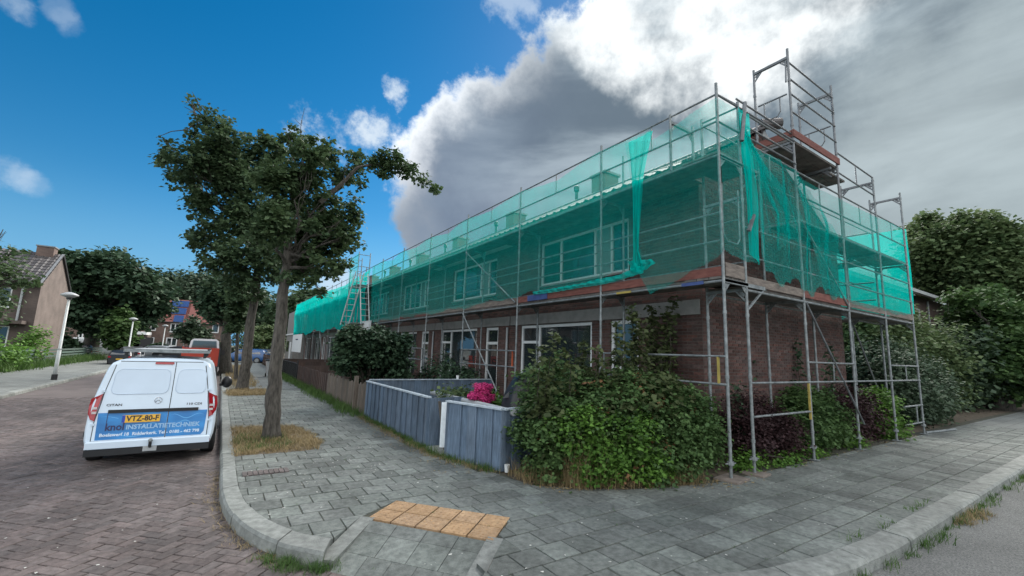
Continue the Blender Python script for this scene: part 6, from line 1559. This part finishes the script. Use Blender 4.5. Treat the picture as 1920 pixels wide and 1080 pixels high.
# red flatbed truck
TX, TY = -.72, 25.; tk = wthing('flatbed_truck', 'red dropside flatbed truck with white cab parked ahead of the van', 'truck', (TX, TY, -.1))
part('tailgate', MB().span((TX - .68, TY, .62), (TX + .68, TY + .06, 1.46)), 'red_paint', tk)
for s in (-1, 1):
    part('side_board', MB().span((TX + s * .70 - .03, TY + .07, .62), (TX + s * .70 + .03, TY + 3.0, 1.44)), 'red_paint', tk); part('corner_post', MB().span((TX + s * .71 - .035, TY - .02, .58), (TX + s * .71 + .035, TY + .05, 1.5)), 'black' if s > 0 else 'red_paint', tk)
    wheel(tk, TX + s * .60, TY + .8, .24, .34, .2, side=s); wheel(tk, TX + s * .60, TY + 3.9, .24, .34, .2, side=s)
    part('tail_light', MB().span((TX + s * .5 - .12, TY - .03, .42), (TX + s * .5 + .12, TY + .01, .54)), 'red_lamp', tk)
    part('wing_mirror', MB().box((TX + s * .86, TY + 3.5, 1.2), (.16, .08, .26)), 'black', tk)
part('load_floor', MB().span((TX - .67, TY + .07, .56), (TX + .67, TY + 3., .68)), 'steel_dark', tk); part('number_plate', MB().span((TX - .25, TY - .03, .42), (TX + .25, TY - .01, .52)), 'plate', tk)
g = [[(TX + x * w_, TY + 3.1 + yy, z) for x, z in ((-.66, .5), (-.68, 1.2), (-.60, 1.80), (-.48, 1.90), (.48, 1.90), (.60, 1.80), (.68, 1.2), (.66, .5))] for yy, w_ in ((0, 1), (1.2, 1), (1.8, .95))]
mb = MB(); mb.grid(g); mb.add(g[0], [tuple(range(8))[::-1]]); mb.add(g[-1], [tuple(range(8))]); cb = part('cab', mb, 'white_metal', tk); part('rear_window', MB().add([(TX + x, TY + 3.085, z) for x, z in ((-.56, 1.38), (.56, 1.38), (.50, 1.8), (-.50, 1.8))], [(0, 1, 2, 3)]), 'glass', cb)
# wheeled bin and trolley on the footway far off
wb = wthing('wheeled_bin', 'grey green wheeled bin on the footway beyond the nearest trunk', 'bin', (2.4, 27, 0))
part('bin_body', MB().add([(2.2, 26.8, .1), (2.6, 26.8, .1), (2.6, 27.2, .1), (2.2, 27.2, .1), (2.12, 26.7, .85), (2.68, 26.7, .85), (2.68, 27.3, .85), (2.12, 27.3, .85)], [(3, 2, 1, 0), (4, 5, 6, 7), (0, 1, 5, 4), (1, 2, 6, 5), (2, 3, 7, 6), (3, 0, 4, 7)]), 'lamp_grey', wb); part('lid', MB().box((2.4, 27, .89), (.62, .66, .06)), 'black', wb)
for s in (-.22, .22): part('wheel', MB().tube([(2.4 + s - .03, 27.25, .1), (2.4 + s + .03, 27.25, .1)], .1, 12), 'rubber', wb)

# ================================================================== SMALL THINGS
gq = random.Random(4)
def pit_spots(P, n, h=(.4, 1.2)):
    out = []; xs = [p[0] for p in P]; ys = [p[1] for p in P]
    while len(out) < n:
        x, y = gq.uniform(min(xs), max(xs)), gq.uniform(min(ys), max(ys))
        if inside((x, y), P): out.append((x, y, -.004, gq.uniform(*h)))
    return out


grass_stuff('dry_grass', 'dry yellow grass filling the tree pit of the nearest street tree', pit_spots(PITS[0], 900, (.25, .9)), 'straw', n_per=14, blade_h=.11, spread=.05, w=.003, lean=1.3)
grass_stuff('pit_weeds', 'green tufts among the dry grass at the nearest tree trunk', pit_spots([(.4, 8.4), (1.2, 8.4), (1.2, 9.9), (.4, 9.9)], 110, (.4, 1.1)), 'grass', n_per=12, blade_h=.13, spread=.05, w=.003)
grass_stuff('dry_grass', 'dry yellow grass in the tree pit of the second street tree', pit_spots(PITS[1], 420, (.3, 1.)), 'straw', n_per=12, blade_h=.16, spread=.08, w=.005, lean=1.2)
grass_stuff('dry_grass', 'thin dry grass on the verge beyond the second tree', [(gq.uniform(.4, 1.5), gq.uniform(20.5, 40), 0, gq.uniform(.3, 1)) for _ in range(600)], 'straw', n_per=10, blade_h=.2, spread=.12, w=.007, lean=1.)


def along(P, n, jit=.05, h=(.4, 1.)):
    out = []; Ls = [math.hypot(P[i + 1][0] - P[i][0], P[i + 1][1] - P[i][1]) for i in range(len(P) - 1)]
    for _ in range(n):
        i = gq.choices(range(len(Ls)), Ls)[0]; t = gq.random(); z = P[i][2] if len(P[i]) > 2 else 0
        out.append((P[i][0] + (P[i + 1][0] - P[i][0]) * t + gq.gauss(0, jit), P[i][1] + (P[i + 1][1] - P[i][1]) * t + gq.gauss(0, jit), z, gq.uniform(*h)))
    return out


grass_stuff('hedge_straw', 'dry straw coloured stalks standing along the foot of the corner hedge', along([(3.72, 5.45), (3.66, 4.95), (3.95, 4.62), (4.6, 4.28), (5.2, 4.02), (5.9, 3.86)], 230, .06, (.2, 1.)), 'straw', n_per=6, blade_h=.30, spread=.05, w=.0022, lean=1.1)
grass_stuff('hedge_straw', 'tall pale stalks leaning before the left part of the hedge', along([(4.0, 4.62), (4.35, 4.4)], 60, .05, (.6, 1.2)), 'straw', n_per=6, blade_h=.6, spread=.05, w=.003, lean=.5)
grass_stuff('fence_weeds', 'green and dry weeds along the foot of the blue fence', along([(3.17, 11.4), (3.17, 7.6), (3.15, 7.0), (3.5, 5.65)], 420, .05, (.25, .9)), 'grass', n_per=9, blade_h=.14, spread=.05, w=.003, lean=.9)
grass_stuff('fence_weeds', 'dry straw along the foot of the blue fence', along([(3.12, 11.4), (3.10, 7.6), (3.1, 7.0), (3.42, 5.65)], 420, .07, (.2, .7)), 'straw', n_per=8, blade_h=.10, spread=.06, w=.0025, lean=1.6)
grass_stuff('footway_weeds', 'green weeds along the foot of the picket and plank fences', along([(3.1, 11.6), (3.05, 23), (3.05, 30)], 900, .12, (.4, 1.3)), 'grass', n_per=10, blade_h=.2, spread=.09, w=.005)
grass_stuff('kerb_weeds', 'green weeds in the gutter at the end of the curved kerb', along([(.5, 4.5, -.1), (.7, 4.18, -.1), (.95, 4.0, -.1)], 90, .045, (.3, 1.)), 'grass', n_per=12, blade_h=.09, spread=.03, w=.002, lean=1.3)
grass_stuff('kerb_weeds', 'green weeds growing along the right hand kerb by the asphalt', along([(4.6, 1.66, -.1), (6, 1.60, -.1), (12, 1.63, -.1), (22, 1.68, -.1)], 260, .04, (.3, 1.1)) + along([(5.2, 1.93, .01), (7.8, 1.93, .01)], 12, .03, (.2, .7)), 'grass', n_per=12, blade_h=.11, spread=.05, w=.003, lean=1.2)
grass_stuff('kerb_straw', 'dry grass tuft in the gutter by the right hand kerb', along([(7.5, 1.58, -.1), (8.3, 1.56, -.1)], 60, .05, (.3, 1.)), 'straw', n_per=12, blade_h=.10, spread=.05, w=.0025, lean=1.4)
grass_stuff('joint_weeds', 'tiny grass sprouting in the joints of the footway', [(.30 + .30 * gq.randint(1, 30) + gq.gauss(0, .006), 1.55 + .30 * gq.randint(1, 34) + gq.gauss(0, .01), 0, gq.uniform(.2, 1)) for _ in range(240)], 'grass', n_per=5, blade_h=.028, spread=.02, w=.0018, lean=1.5)
grass_stuff('gutter_straw', 'dry grass clippings in the gutter along the curved kerb', along([(.14, 7.8, -.1), (.14, 6.4, -.1), (.2, 5.6, -.1), (.36, 4.9, -.1), (.6, 4.35, -.1)], 130, .05, (.2, .8)), 'straw', n_per=7, blade_h=.06, spread=.05, w=.002, lean=3.)
# loose bits: chips and leaves lying on the paving
V = []; Fc = []
for i in range(520):
    k = gq.random()
    if k < .35: x, y, z = gq.uniform(.45, 2.6), gq.uniform(5.2, 8.2), .006
    elif k < .6: x, y, z = gq.uniform(-4.5, .1), gq.uniform(4.6, 10), -.096
    else: x, y, z = gq.uniform(1.5, 14), gq.uniform(2.1, 3.7), .006
    s_ = gq.uniform(.004, .016); a = gq.uniform(0, 6.28); b = len(V)
    for j in range(4): V.append((x + s_ * math.cos(a + j * 1.57) * gq.uniform(.5, 1.4), y + s_ * math.sin(a + j * 1.57) * gq.uniform(.5, 1.4), z + gq.uniform(0, .004)))
    Fc.append((b, b + 1, b + 2, b + 3))
lt_ = link('litter_chips', MB().add(V, Fc).mesh('litter_chips', 'litter')); tag(lt_, 'pale chips and crumbs scattered over the paving', 'debris', kind='stuff')
V = []; Fc = []
for i in range(900):
    k = gq.random()
    if k < .5: t = gq.random(); x, y, z = 3.7 + 2.6 * t + gq.gauss(0, .1), 4.75 - 1.1 * t + gq.gauss(0, .12), .006
    elif k < .8: x, y, z = gq.uniform(6.3, 15), 3.72 + gq.gauss(0, .10), .006
    else: x, y, z = gq.uniform(2.7, 3.2), gq.uniform(5.8, 11), .006
    s_ = gq.uniform(.008, .026); a = gq.uniform(0, 6.28); b = len(V)
    for j in range(4): V.append((x + s_ * math.cos(a + j * 1.57) * gq.uniform(.3, 1.2), y + s_ * math.sin(a + j * 1.57) * gq.uniform(.3, 1.2), z + gq.uniform(0, .012)))
    Fc.append((b, b + 1, b + 2, b + 3))
lt_ = link('fallen_leaves', MB().add(V, Fc).mesh('fallen_leaves', 'straw')); tag(lt_, 'dry fallen leaves and chaff along the foot of the hedge', 'debris', kind='stuff')
tag(link('loose_tube', MB().tube([(15.6, 3.75, .03), (17.4, 3.55, .03)], .03, 8).mesh('loose_tube', 'steel')), 'pale tube lying on the ground right of the last scaffold pole', 'tube')
